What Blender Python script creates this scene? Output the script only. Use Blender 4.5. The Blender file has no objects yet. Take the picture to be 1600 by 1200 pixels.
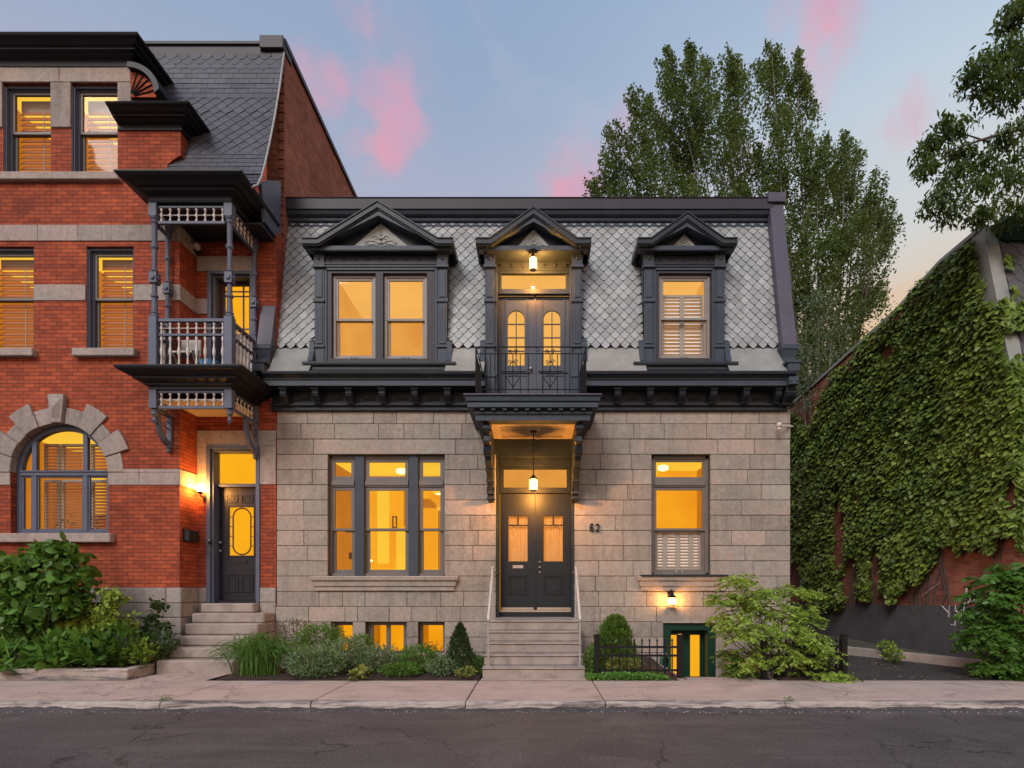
import bpy, bmesh, math, random
import numpy as np
from mathutils import Vector, Matrix
from mathutils.geometry import tessellate_polygon
random.seed(7); RNG = np.random.default_rng(11)
SC = bpy.context.scene; COL = SC.collection
R = math.radians
def srgb(r, g, b):
    f = lambda c: (c/255/12.92) if c/255 <= .04045 else ((c/255+.055)/1.055)**2.4
    return (f(r), f(g), f(b))
# ---------------------------------------------------------------- camera
DC = 11.7                                   # metres from the camera to the stone front
cam = bpy.data.cameras.new('camera'); camo = bpy.data.objects.new('camera', cam); COL.objects.link(camo)
camo.location = (0, -DC, 1.49); camo.rotation_euler = (R(90), 0, 0)
cam.sensor_width = 36; cam.lens = 20.25; cam.shift_x = -.0225; cam.shift_y = .19875
cam.clip_start = .1; cam.clip_end = 1500
SC.camera = camo
SC.view_settings.view_transform = 'Standard'; SC.view_settings.look = 'None'
SC.view_settings.exposure = 0.1; SC.view_settings.gamma = 1
SC.cycles.max_bounces = 6; SC.cycles.transparent_max_bounces = 12; SC.cycles.use_denoising = True
SC.cycles.caustics_reflective = False; SC.cycles.caustics_refractive = False
# ---------------------------------------------------------------- sky
class NT:
    def __init__(s, tree): s.t = tree; s.n = tree.nodes; s.l = tree.links
    def node(s, typ, **kw):
        n = s.n.new(typ)
        for k, v in kw.items():
            if k.startswith('i_'): n.inputs[int(k[2:]) if k[2:].isdigit() else k[2:]].default_value = v
            else: setattr(n, k, v)
        return n
    def put(s, sock, v):
        if hasattr(v, 'is_output'): s.l.new(v, sock)
        elif isinstance(v, (tuple, list)) and len(v) == 3 and sock.type == 'RGBA': sock.default_value = (*v, 1)
        else: sock.default_value = v
    def m(s, op, a, b=0.0, c=0.0, clamp=False):
        n = s.n.new('ShaderNodeMath'); n.operation = op; n.use_clamp = clamp
        for i, v in enumerate((a, b, c)): s.put(n.inputs[i], v)
        return n.outputs[0]
    def mix(s, f, a, b, blend='MIX'):
        n = s.n.new('ShaderNodeMix'); n.data_type = 'RGBA'; n.blend_type = blend
        s.put(n.inputs[0], f); s.put(n.inputs[6], a); s.put(n.inputs[7], b)
        return n.outputs[2]
    def ramp(s, f, stops):
        n = s.n.new('ShaderNodeValToRGB'); s.put(n.inputs[0], f); e = n.color_ramp.elements
        while len(e) < len(stops): e.new(.5)
        for el, (p, c) in zip(e, stops): el.position = p; el.color = (*c, 1) if len(c) == 3 else c
        return n.outputs[0]
    def noise(s, vec, scale, detail=3, rough=.55, dist=0.0):
        n = s.n.new('ShaderNodeTexNoise'); n.inputs['Scale'].default_value = scale; n.inputs['Detail'].default_value = detail
        n.inputs['Roughness'].default_value = rough; n.inputs['Distortion'].default_value = dist
        if vec is not None: s.l.new(vec, n.inputs['Vector'])
        return n
    def rng(s, v, a, b, c, d, smooth=False):
        n = s.n.new('ShaderNodeMapRange'); n.clamp = True
        if smooth: n.interpolation_type = 'SMOOTHSTEP'
        for i, x in enumerate((v, a, b, c, d)): s.put(n.inputs[i], x)
        return n.outputs[0]
SUN_EL, SUN_AZ = 38, 205                     # soft twilight glow, behind the camera and a little to its left
W = bpy.data.worlds.new('World'); SC.world = W; W.use_nodes = True
t = NT(W.node_tree); W.node_tree.nodes.clear()
tc = t.node('ShaderNodeTexCoord'); nrm = t.node('ShaderNodeVectorMath', operation='NORMALIZE'); t.l.new(tc.outputs['Generated'], nrm.inputs[0])
D = nrm.outputs[0]; sep = t.node('ShaderNodeSeparateXYZ'); t.l.new(D, sep.inputs[0]); dx, dy, dz = sep.outputs
wob = t.noise(D, 2.2, 4).outputs[0]
zz = t.m('ADD', dz, t.m('MULTIPLY', t.m('SUBTRACT', wob, .5), .10))
left = t.ramp(zz, [(0, srgb(205, 178, 165)), (.35, srgb(188, 180, 186)), (.52, srgb(176, 176, 196)), (.66, srgb(150, 168, 196)), (.8, srgb(136, 162, 196)), (1, srgb(126, 154, 195))])
right = t.ramp(zz, [(0, srgb(215, 150, 105)), (.27, srgb(226, 178, 130)), (.36, srgb(222, 190, 150)), (.46, srgb(208, 208, 206)), (.6, srgb(190, 204, 218)), (.72, srgb(165, 186, 212)), (1, srgb(130, 158, 200))])
sky = t.mix(t.rng(dx, -.12, .5, 0, 1, True), left, right)
# streaky warm layers low on the right
mp = t.node('ShaderNodeMapping'); t.l.new(D, mp.inputs[0]); mp.inputs['Scale'].default_value = (1.2, 1.2, 9)
st = t.noise(mp.outputs[0], 3.0, 5, .6).outputs[0]
sky = t.mix(t.m('MULTIPLY', t.rng(st, .45, .7, 0, .6), t.m('MULTIPLY', t.rng(dz, .5, .3, 0, 1), t.rng(dx, .2, .5, 0, 1))), sky, srgb(232, 168, 118))
# pink clouds, each a soft patch of sky broken up by noise
nz = t.node('ShaderNodeTexNoise'); nz.inputs['Scale'].default_value = 5; nz.inputs['Detail'].default_value = 5; t.l.new(D, nz.inputs['Vector'])
off = t.node('ShaderNodeVectorMath', operation='MULTIPLY_ADD'); t.l.new(nz.outputs['Color'], off.inputs[0])
off.inputs[1].default_value = (.17, .17, .17); t.l.new(D, off.inputs[2])
off2 = t.node('ShaderNodeVectorMath', operation='SUBTRACT'); t.l.new(off.outputs[0], off2.inputs[0]); off2.inputs[1].default_value = (.085, .085, .085)
cl = None
for px, py, rad, amp in ((590, 135, .11, .42), (610, 215, .09, .42), (490, 125, .08, .4), (560, 120, .05, .75), (600, 140, .055, .85), (640, 165, .035, .7), (570, 226, .03, .6), (520, 230, .028, .45), (900, 280, .07, .5), (1240, 80, .08, .4), (1300, 72, .05, .6), (1390, 200, .04, .4), (628, 200, .05, 1.0), (612, 238, .042, 1.0), (480, 118, .055, .8), (540, 228, .04, .5), (905, 290, .04, 1.1), (960, 225, .05, .5), (1260, 74, .05, .7), (1180, 60, .04, .5), (1400, 200, .025, .3), (1010, 200, .04, .35), (1150, 260, .05, .3)):
    v = Vector((px-836, 900, 918-py)).normalized()
    dt = t.node('ShaderNodeVectorMath', operation='DISTANCE'); t.l.new(off2.outputs[0], dt.inputs[0]); dt.inputs[1].default_value = v
    b = t.rng(dt.outputs['Value'], rad*1.25, rad*.25, 0, amp, True)
    cl = b if cl is None else t.m('MAXIMUM', cl, b)
n2 = t.noise(D, 13, 8, .62, .5).outputs[0]
cf = t.rng(t.m('ADD', t.m('MULTIPLY', cl, 1.0), t.m('MULTIPLY', t.m('SUBTRACT', n2, .5), 1.35)), .12, 1.1, 0, 1, True)
cf = t.m('MULTIPLY', cf, t.rng(cl, .02, .25, 0, 1))
cc_ = t.mix(t.rng(t.noise(D, 6, 6, .6).outputs[0], .4, .62, 0, 1), srgb(236, 158, 170), srgb(206, 160, 186))
sky = t.mix(t.m('MULTIPLY', cf, .9), sky, cc_)
wisp = t.rng(t.noise(D, 3.2, 8, .62, .6).outputs[0], .55, .8, 0, .35)
sky = t.mix(wisp, sky, srgb(214, 205, 215))
gain = t.m('ADD', 1.0, t.m('MULTIPLY', t.rng(dy, .1, -.8, 0, 1, True), 1.0))
skn = t.node('ShaderNodeTexSky', sky_type='NISHITA', sun_disc=False, sun_elevation=R(4), sun_rotation=R(SUN_AZ))
bg1 = t.node('ShaderNodeBackground'); t.put(bg1.inputs[0], sky); t.put(bg1.inputs[1], t.m('MULTIPLY', gain, .93))
bg2 = t.node('ShaderNodeBackground'); t.l.new(skn.outputs[0], bg2.inputs[0]); bg2.inputs[1].default_value = .02
ad = t.node('ShaderNodeAddShader'); t.l.new(bg1.outputs[0], ad.inputs[0]); t.l.new(bg2.outputs[0], ad.inputs[1])
wo = t.node('ShaderNodeOutputWorld'); t.l.new(ad.outputs[0], wo.inputs[0])
# ---------------------------------------------------------------- soft sun
sl = bpy.data.lights.new('sun', 'SUN'); sl.energy = 2.1; sl.angle = R(25); sl.color = (1, .93, .87)
so = bpy.data.objects.new('sun', sl); COL.objects.link(so)
so.rotation_euler = (R(90-SUN_EL), 0, R(-25))
# ---------------------------------------------------------------- measuring helpers (photo pixel at distance d from the camera)
def X(px, d=DC): return (px-836)*d/900
def Z(py, d=DC): return 1.49+(918-py)*d/900
# ---------------------------------------------------------------- mesh builder
WP = {}
class MB:
    def __init__(s): s.v = []; s.f = []; s.mi = []; s.cur = 0
    def add(s, vs, fs):
        b = len(s.v); s.v.extend(tuple(map(float, v)) for v in vs)
        for f in fs: s.f.append(tuple(b+i for i in f)); s.mi.append(s.cur)
        return s
    def box(s, x0, x1, y0, y1, z0, z1):
        x0, x1 = sorted((x0, x1)); y0, y1 = sorted((y0, y1)); z0, z1 = sorted((z0, z1))
        return s.add([(x0,y0,z0),(x1,y0,z0),(x1,y1,z0),(x0,y1,z0),(x0,y0,z1),(x1,y0,z1),(x1,y1,z1),(x0,y1,z1)],
                     [(0,3,2,1),(4,5,6,7),(0,1,5,4),(1,2,6,5),(2,3,7,6),(3,0,4,7)])
    def plate(s, outer, holes, y0, y1, plane='xz'):
        """polygon with holes, extruded from y0 to y1 along the axis missing from `plane`"""
        mk = {'xz': lambda a, b, c: (a, c, b), 'yz': lambda a, b, c: (c, a, b), 'xy': lambda a, b, c: (a, b, c)}[plane]
        loops = [list(outer)]+[list(h) for h in holes]; flat = [p for l in loops for p in l]
        tri = tessellate_polygon([[Vector((p[0], p[1], 0)) for p in l] for l in loops])
        n = len(flat); vs = [mk(a, b, y0) for a, b in flat]+[mk(a, b, y1) for a, b in flat]
        fs = [tuple(q) for q in tri]+[tuple(i+n for i in reversed(q)) for q in tri]; k = 0
        for l in loops:
            for i in range(len(l)):
                j = (i+1) % len(l); fs.append((k+i, k+j, n+k+j, n+k+i))
            k += len(l)
        return s.add(vs, fs)
    def frame(s, x0, x1, z0, z1, y0, y1, w, wt=None, wb=None):
        wt = w if wt is None else wt; wb = w if wb is None else wb
        s.box(x0, x0+w, y0, y1, z0, z1); s.box(x1-w, x1, y0, y1, z0, z1)
        s.box(x0+w, x1-w, y0, y1, z1-wt, z1); s.box(x0+w, x1-w, y0, y1, z0, z0+wb); return s
    def sweep(s, path, prof, closed=False):
        n = len(path); dirs = [Vector((path[(i+1) % n][0]-path[i][0], path[(i+1) % n][1]-path[i][1])).normalized() for i in range(n if closed else n-1)]
        vs = []; k = len(prof)
        for i in range(n):
            a = dirs[i-1] if (i > 0 or closed) else dirs[0]; b = dirs[i] if i < len(dirs) else dirs[-1]
            na = Vector((a.y, -a.x)); nb = Vector((b.y, -b.x)); m = (na+nb)/max(.2, 1+na.dot(nb))
            vs += [(path[i][0]+m.x*o, path[i][1]+m.y*o, z) for o, z in prof]
        fs = []
        for i in range(n if closed else n-1):
            j = (i+1) % n
            for q in range(k): r = (q+1) % k; fs.append((i*k+q, j*k+q, j*k+r, i*k+r))
        if not closed: fs += [tuple(range(k-1, -1, -1)), tuple((n-1)*k+q for q in range(k))]
        return s.add(vs, fs)
    def ribbon(s, path, a, b, y0, y1):
        """band between offsets a and b under an xz polyline, extruded in y"""
        P = [Vector(p) for p in path]; ds = [(P[i+1]-P[i]).normalized() for i in range(len(P)-1)]
        def offs(o):
            out = []
            for i in range(len(P)):
                u = ds[max(0, i-1)]; w = ds[min(i, len(ds)-1)]; nu = Vector((u.y, -u.x)); nw = Vector((w.y, -w.x))
                out.append(P[i]+(nu+nw)/(1+nu.dot(nw))*o)
            for e in (0, -1): out[e].x = P[e].x
            return out
        A, B = offs(a), offs(b); n = len(P); vs = []
        for y in (y0, y1): vs += [(p.x, y, p.y) for p in A]+[(p.x, y, p.y) for p in B]
        fs = []
        for i in range(n-1):
            fs += [(i, i+1, n+i+1, n+i), (2*n+i, 3*n+i, 3*n+i+1, 2*n+i+1), (i, 2*n+i, 2*n+i+1, i+1), (n+i, n+i+1, 3*n+i+1, 3*n+i)]
        fs += [(0, n, 3*n, 2*n), (n-1, 3*n-1, 4*n-1, 2*n-1)]
        return s.add(vs, fs)
    def lathe(s, cx, cy, prof, seg=14):
        vs = []; n = len(prof)
        for r, z in prof:
            for i in range(seg): a = 2*math.pi*i/seg; vs.append((cx+r*math.cos(a), cy+r*math.sin(a), z))
        fs = [(i*seg+j, i*seg+(j+1) % seg, (i+1)*seg+(j+1) % seg, (i+1)*seg+j) for i in range(n-1) for j in range(seg)]
        fs += [tuple(range(seg-1, -1, -1)), tuple((n-1)*seg+j for j in range(seg))]
        return s.add(vs, fs)
    def tube(s, pts, r, seg=6):
        P = [Vector(p) for p in pts]; n = len(P); rs = r if isinstance(r, (list, tuple)) else [r]*n; vs = []; u = None
        for i in range(n):
            d = (P[min(i+1, n-1)]-P[max(i-1, 0)]); d = d.normalized() if d.length > 1e-9 else Vector((0, 0, 1))
            if u is None: u = d.orthogonal().normalized()
            u = (u-d*u.dot(d)); u = u.normalized() if u.length > 1e-6 else d.orthogonal().normalized(); w = d.cross(u)
            for j in range(seg):
                a = 2*math.pi*j/seg; vs.append(P[i]+(u*math.cos(a)+w*math.sin(a))*rs[i])
        fs = [(i*seg+j, i*seg+(j+1) % seg, (i+1)*seg+(j+1) % seg, (i+1)*seg+j) for i in range(n-1) for j in range(seg)]
        fs += [tuple(range(seg-1, -1, -1)), tuple((n-1)*seg+j for j in range(seg))]
        return s.add(vs, fs)
    def sphere(s, c, r, seg=14, rings=8, sz=1):
        return s.lathe(c[0], c[1], [(max(1e-4, r*math.sin(math.pi*i/rings)), c[2]-r*sz*math.cos(math.pi*i/rings)) for i in range(rings+1)], seg)
    def build(s, name, mats, parent=None, bevel=0, smooth=False, at=(0, 0, 0), **tags):
        me = bpy.data.meshes.new(name); me.from_pydata([(v[0]-at[0], v[1]-at[1], v[2]-at[2]) for v in s.v], [], s.f); me.validate()
        mats = mats if isinstance(mats, (list, tuple)) else [mats]
        for m in mats: me.materials.append(m)
        if len(mats) > 1 and len(me.polygons) == len(s.mi): me.polygons.foreach_set('material_index', s.mi)
        if len(me.polygons) < 60000:
            bm = bmesh.new(); bm.from_mesh(me); bmesh.ops.recalc_face_normals(bm, faces=bm.faces)
            uv = bm.loops.layers.uv.new('UVMap')
            for f in bm.faces:
                n = f.normal; ax, ay, az = abs(n.x), abs(n.y), abs(n.z)
                for l in f.loops:
                    c = l.vert.co
                    l[uv].uv = (c.y+at[1], c.z+at[2]) if ax > ay and ax > az else ((c.x+at[0], c.y+at[1]) if az > ay and az > ax else (c.x+at[0], c.z+at[2]))
            bm.to_mesh(me); bm.free()
        if smooth:
            me.polygons.foreach_set('use_smooth', [True]*len(me.polygons))
        o = link(name, me, parent, at, **tags)
        if bevel:
            b = o.modifiers.new('bevel', 'BEVEL'); b.width = bevel; b.segments = 1; b.limit_method = 'ANGLE'; b.angle_limit = R(40)
        return o
def link(name, data, parent=None, at=(0, 0, 0), **tags):
    o = bpy.data.objects.new(name, data); COL.objects.link(o); o.location = at; WP[o.name] = Vector(at)
    if parent is not None:
        o.parent = parent; o.matrix_parent_inverse = Matrix.Translation(-WP[parent.name])
    for k, v in tags.items(): o[k] = v
    return o
def thing(name, label, category, at=(0, 0, 0), group=None):
    o = link(name, None, None, at, label=label, category=category); o.empty_display_size = .2
    if group: o['group'] = group
    return o
def dup(src, delta, parent=None, label=None):
    """copy a part (and its sub-parts) moved by delta, under the same or another parent"""
    def rec(o, p, top):
        c = o.copy(); COL.objects.link(c); wp = WP[o.name]+Vector(delta); WP[c.name] = wp
        c.location = wp
        if p is not None: c.parent = p; c.matrix_parent_inverse = Matrix.Translation(-WP[p.name])
        for k in list(o.children): rec(k, c, False)
        return c
    c = rec(src, parent if parent is not None else src.parent, True)
    if label: c['label'] = label
    return c
# ---------------------------------------------------------------- materials
MATS = {}
def mat(name, col, rough=.6, var=.15, vscale=3.0, bump=0.0, bscale=60.0, metal=0.0, island=0.0, stain=None, spec=.5, coord='Object'):
    m = bpy.data.materials.new(name); m.use_nodes = True; t = NT(m.node_tree); p = t.n['Principled BSDF']
    tc = t.node('ShaderNodeTexCoord'); V = tc.outputs[coord]
    n = t.noise(V, vscale, 6, .65).outputs[0]; f = t.rng(n, .3, .7, 1-var, 1+var)
    if island:
        g = t.node('ShaderNodeNewGeometry'); f = t.m('MULTIPLY', f, t.rng(g.outputs['Random Per Island'], 0, 1, 1-island, 1+island))
    cc = t.node('ShaderNodeVectorMath', operation='SCALE'); cc.inputs[0].default_value = col; t.l.new(f, cc.inputs['Scale'])
    c = cc.outputs[0]
    if stain:
        sn = t.noise(V, stain[1], 7, .7, .5).outputs[0]; c = t.mix(t.rng(sn, stain[2], stain[2]+.22, 0, stain[3]), c, stain[0])
    t.put(p.inputs['Base Color'], c); p.inputs['Roughness'].default_value = rough; p.inputs['Metallic'].default_value = metal
    p.inputs['Specular IOR Level'].default_value = spec
    if bump:
        b = t.node('ShaderNodeBump'); b.inputs['Strength'].default_value = bump; b.inputs['Distance'].default_value = .01
        t.l.new(t.noise(V, bscale, 6, .7).outputs[0], b.inputs['Height']); t.l.new(b.outputs[0], p.inputs['Normal'])
    MATS[name] = m; return m
def stone_mat(name, col, col2, island=.17, bump=.9):
    m = bpy.data.materials.new(name); m.use_nodes = True; t = NT(m.node_tree); p = t.n['Principled BSDF']
    V = t.node('ShaderNodeTexCoord').outputs['Object']; g = t.node('ShaderNodeNewGeometry').outputs['Random Per Island']
    big = t.noise(V, .9, 5, .6).outputs[0]; mid = t.noise(V, 5, 8, .7, .4).outputs[0]; fine = t.noise(V, 55, 6, .75).outputs[0]
    mp = t.node('ShaderNodeMapping'); t.l.new(V, mp.inputs[0]); mp.inputs['Scale'].default_value = (1, 1, .12)
    drip = t.noise(mp.outputs[0], 7, 6, .65).outputs[0]
    c = t.mix(t.rng(t.m('ADD', t.m('MULTIPLY', g, .7), t.m('MULTIPLY', big, .6)), .35, .95, 0, 1), col, col2)
    c = t.mix(t.rng(mid, .38, .72, 0, .6), c, tuple(v*.58 for v in col))
    c = t.mix(t.rng(big, .48, .72, 0, .35), c, tuple(v*.6 for v in col2))
    c = t.mix(t.rng(drip, .46, .70, 0, .7), c, tuple(v*.5 for v in col))
    c = t.mix(t.rng(fine, .55, .8, 0, .35), c, tuple(v*.5 for v in col))
    hue = t.noise(V, 1.25, 5, .6, .8).outputs[0]
    c = t.mix(t.rng(t.m('ADD', hue, t.m('MULTIPLY', t.m('SUBTRACT', g, .5), .25)), .50, .68, 0, .42), c, (col[0]*.94, col[1]*.80, col[2]*.76))
    c = t.mix(t.rng(hue, .46, .34, 0, .6), c, (col[0]*.72, col[1]*.80, col[2]*.78))
    pit = t.noise(V, 16, 8, .75, .6).outputs[0]; sp = t.noise(V, 7, 3, .5).outputs[0]
    c = t.mix(t.rng(sp, .66, .74, 0, .55), c, tuple(v*.38 for v in col))
    k = t.m('MULTIPLY', t.m('MULTIPLY', t.rng(g, 0, 1, 1-island, 1+island), t.rng(fine, .25, .75, .82, 1.18)), t.rng(pit, .3, .7, .74, 1.2))
    cc = t.node('ShaderNodeVectorMath', operation='SCALE'); t.l.new(c, cc.inputs[0]); t.l.new(k, cc.inputs['Scale'])
    t.l.new(cc.outputs[0], p.inputs['Base Color']); p.inputs['Roughness'].default_value = .88; p.inputs['Specular IOR Level'].default_value = .25
    b = t.node('ShaderNodeBump'); b.inputs['Strength'].default_value = bump; b.inputs['Distance'].default_value = .012
    t.l.new(t.m('ADD', t.m('MULTIPLY', mid, 1.5), fine), b.inputs['Height']); t.l.new(b.outputs[0], p.inputs['Normal'])
    MATS[name] = m; return m
def brick_mat(name, c1, c2, mortar, row=.0745, stainc=None):
    m = bpy.data.materials.new(name); m.use_nodes = True; t = NT(m.node_tree); p = t.n['Principled BSDF']
    tc = t.node('ShaderNodeTexCoord'); U = tc.outputs['UV']; V = tc.outputs['Object']
    b = t.node('ShaderNodeTexBrick', offset=.5); t.l.new(U, b.inputs['Vector'])
    b.inputs['Color1'].default_value = (*c1, 1); b.inputs['Color2'].default_value = (*c2, 1); b.inputs['Mortar'].default_value = (*mortar, 1)
    b.inputs['Scale'].default_value = 1; b.inputs['Mortar Size'].default_value = .006; b.inputs['Mortar Smooth'].default_value = .25
    b.inputs['Brick Width'].default_value = .213; b.inputs['Row Height'].default_value = row; b.inputs['Bias'].default_value = -.1
    big = t.noise(V, .8, 6, .65).outputs[0]; mid = t.noise(V, 6, 6, .7).outputs[0]
    k = t.m('MULTIPLY', t.rng(big, .3, .7, .72, 1.2), t.rng(mid, .3, .7, .8, 1.18))
    cc = t.node('ShaderNodeVectorMath', operation='SCALE'); t.l.new(b.outputs['Color'], cc.inputs[0]); t.l.new(k, cc.inputs['Scale'])
    c = cc.outputs[0]
    sn = t.noise(V, 2.3, 8, .72, .6).outputs[0]
    c = t.mix(t.rng(sn, .56, .76, 0, .5), c, stainc or tuple(v*.45 for v in c1))
    s2 = t.noise(V, 3.7, 8, .75, 1.2).outputs[0]; c = t.mix(t.rng(s2, .66, .8, 0, .45), c, (.42, .30, .26))
    t.put(p.inputs['Base Color'], c); p.inputs['Roughness'].default_value = .85; p.inputs['Specular IOR Level'].default_value = .25
    bp = t.node('ShaderNodeBump'); bp.inputs['Strength'].default_value = .8; bp.inputs['Distance'].default_value = .01
    t.l.new(t.m('SUBTRACT', t.m('MULTIPLY', mid, .4), b.outputs['Fac']), bp.inputs['Height']); t.l.new(bp.outputs[0], p.inputs['Normal'])
    MATS[name] = m; return m
def leaf_mat(name, col, col2, rough=.5, trans=.35):
    m = bpy.data.materials.new(name); m.use_nodes = True; t = NT(m.node_tree); p = t.n['Principled BSDF']; out = t.n['Material Output']
    g = t.node('ShaderNodeNewGeometry').outputs['Random Per Island']; V = t.node('ShaderNodeTexCoord').outputs['Object']
    n = t.noise(V, 1.3, 4, .6).outputs[0]
    f = t.m('ADD', t.m('MULTIPLY', g, .7), t.m('MULTIPLY', t.rng(n, .3, .7, 0, 1), .5), clamp=True)
    c = t.mix(f, col, col2); t.put(p.inputs['Base Color'], c); p.inputs['Roughness'].default_value = rough; p.inputs['Specular IOR Level'].default_value = .35
    tr = t.node('ShaderNodeBsdfTranslucent'); t.put(tr.inputs[0], t.mix(.5, c, (.25, .35, .04)))
    mx = t.node('ShaderNodeMixShader'); mx.inputs[0].default_value = trans
    t.l.new(p.outputs[0], mx.inputs[1]); t.l.new(tr.outputs[0], mx.inputs[2]); t.l.new(mx.outputs[0], out.inputs[0])
    MATS[name] = m; return m
def glow_mat(name, col, strength=1.0, var=.25, scale=1.2, col2=None):
    m = bpy.data.materials.new(name); m.use_nodes = True; t = NT(m.node_tree); t.n.remove(t.n['Principled BSDF']); out = t.n['Material Output']
    V = t.node('ShaderNodeTexCoord').outputs['Object']; n = t.noise(V, scale, 4, .55).outputs[0]
    c = t.mix(t.rng(n, .3, .7, 0, 1), col, col2 or tuple(v*(1-var) for v in col))
    e = t.node('ShaderNodeEmission'); t.put(e.inputs[0], c); e.inputs[1].default_value = strength; t.l.new(e.outputs[0], out.inputs[0])
    MATS[name] = m; return m
def glass_mat():
    m = bpy.data.materials.new('window_glass'); m.use_nodes = True; t = NT(m.node_tree); t.n.remove(t.n['Principled BSDF']); out = t.n['Material Output']
    tr = t.node('ShaderNodeBsdfTransparent'); tr.inputs[0].default_value = (.96, .96, .96, 1)
    gl = t.node('ShaderNodeBsdfGlossy'); gl.inputs['Roughness'].default_value = .03
    V = t.node('ShaderNodeTexCoord').outputs['Object']; b = t.node('ShaderNodeBump'); b.inputs['Strength'].default_value = .12; b.inputs['Distance'].default_value = .02
    t.l.new(t.noise(V, 1.6, 2).outputs[0], b.inputs['Height']); t.l.new(b.outputs[0], gl.inputs['Normal'])
    fr = t.node('ShaderNodeFresnel'); fr.inputs[0].default_value = 1.5; g = t.node('ShaderNodeNewGeometry')
    mx = t.node('ShaderNodeMixShader'); t.l.new(t.m('MULTIPLY', fr.outputs[0], t.m('MULTIPLY', .5, t.m('SUBTRACT', 1.0, g.outputs['Backfacing'])), clamp=True), mx.inputs[0])
    t.l.new(tr.outputs[0], mx.inputs[1]); t.l.new(gl.outputs[0], mx.inputs[2]); t.l.new(mx.outputs[0], out.inputs[0])
    return m
def sheer_mat(name, col, trans=.6):
    m = bpy.data.materials.new(name); m.use_nodes = True; t = NT(m.node_tree); p = t.n['Principled BSDF']; out = t.n['Material Output']
    p.inputs['Base Color'].default_value = (*col, 1); p.inputs['Roughness'].default_value = .8
    tr = t.node('ShaderNodeBsdfTranslucent'); tr.inputs[0].default_value = (*col, 1); mx = t.node('ShaderNodeMixShader'); mx.inputs[0].default_value = trans
    t.l.new(p.outputs[0], mx.inputs[1]); t.l.new(tr.outputs[0], mx.inputs[2]); t.l.new(mx.outputs[0], out.inputs[0]); return m
M = {}
M['stone'] = stone_mat('limestone', (.43, .37, .315), (.26, .235, .21), .26)
M['stone_red'] = stone_mat('sandstone_trim', (.40, .345, .31), (.32, .28, .26))
M['mortar'] = mat('stone_joint', (.09, .08, .07), .95, .2)
M['brick'] = brick_mat('red_brick', (.36, .075, .030), (.215, .042, .022), (.10, .035, .024))
M['brick_old'] = brick_mat('weathered_brick', (.33, .11, .07), (.19, .06, .04), (.24, .17, .13))
M['trim'] = mat('charcoal_trim_paint', (.017, .023, .031), .45, .18, 4, .08, 120, spec=.3, stain=((.060, .064, .070), 3.5, .55, .6))
M['trim_mid'] = mat('slate_blue_trim_paint', (.036, .050, .070), .48, .15, 4, .06, 120, spec=.3, stain=((.06, .065, .075), 3, .55, .5))
M['post'] = mat('blue_grey_porch_paint', (.085, .100, .145), .5, .15, 5, .08, 120, spec=.3, stain=((.04, .04, .05), 5, .55, .6))
M['coping'] = mat('plum_grey_sheet_metal', (.080, .072, .100), .5, .12, 2, .05, 20, spec=.3, stain=((.05, .045, .055), 2, .55, .5))
M['cap_dark'] = mat('dark_sheet_metal', (.030, .028, .036), .5, .15, 2, .05, 20, spec=.3)
M['black_trim'] = mat('black_cornice_paint', (.010, .011, .015), .5, .2, 3, .05, 80, spec=.3)
M['white_wood'] = mat('off_white_wood_paint', (.50, .46, .43), .6, .15, 8, .1, 90, stain=((.2, .17, .15), 7, .55, .6))
M['sash'] = mat('taupe_sash_paint', (.23, .205, .185), .5, .1, 5)
M['sash_dark'] = mat('brown_grey_sash_paint', (.13, .115, .105), .5, .12, 5)
M['ornament'] = mat('cast_grey_ornament', (.27, .285, .27), .6, .15, 9, .3, 50)
M['tile'] = mat('galvanised_scale_tile', (.305, .315, .31), .5, .2, 1.5, .25, 14, metal=.15, island=.16, spec=.35, stain=((.17, .16, .15), 1.7, .52, .6))
M['underlay_lip_shade'] = mat('underlay_and_lip_shade', (.03, .03, .032), .9, .1)  # roof underlay; on tile edges it paints the shadow under each lip
M['flash'] = mat('pale_flashing_metal', (.25, .255, .24), .5, .18, 2.5, .2, 10, metal=.15, spec=.35, stain=((.2, .19, .16), 2, .5, .6))
M['slate'] = mat('dark_slate', (.050, .050, .062), .5, .25, 2.2, .3, 40, island=.22, stain=((.12, .115, .125), 1.6, .55, .6))
M['concrete'] = mat('step_concrete', (.29, .24, .21), .9, .22, 3, .5, 45, stain=((.11, .095, .085), 2.6, .5, .7))
M['walk'] = mat('sidewalk_concrete', (.41, .31, .27), .88, .14, 1.2, .45, 90, stain=((.17, .135, .125), 1.3, .5, .7))
M['kerb'] = mat('kerb_concrete', (.36, .30, .27), .92, .2, 6, .9, 25)
def streaky(m, colr, scale, sc, lo, amt):
    t = NT(m.node_tree); p = t.n['Principled BSDF']; src = p.inputs['Base Color'].links[0].from_socket
    mp = t.node('ShaderNodeMapping'); t.l.new(t.node('ShaderNodeTexCoord').outputs['Object'], mp.inputs[0]); mp.inputs['Scale'].default_value = sc
    t.put(p.inputs['Base Color'], t.mix(t.rng(t.noise(mp.outputs[0], scale, 8, .7, .3).outputs[0], lo, lo+.16, 0, amt), src, colr))
streaky(M['kerb'], (.035, .032, .033), 3.0, (.35, 1, 4.5), .47, .92)
M['kerb_grime'] = mat('kerb_road_grime', (.055, .048, .048), .95, .4, 5, .9, 30, stain=((.20, .17, .155), 6, .56, .6))
M['asphalt'] = mat('road_asphalt', (.060, .050, .050), .75, .3, 1.1, .8, 160, stain=((.13, .11, .105), .9, .52, .7))
M['drive'] = mat('driveway_asphalt', (.036, .030, .029), .8, .3, 1.4, .8, 120, stain=((.12, .10, .085), 2.4, .54, .7))
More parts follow.
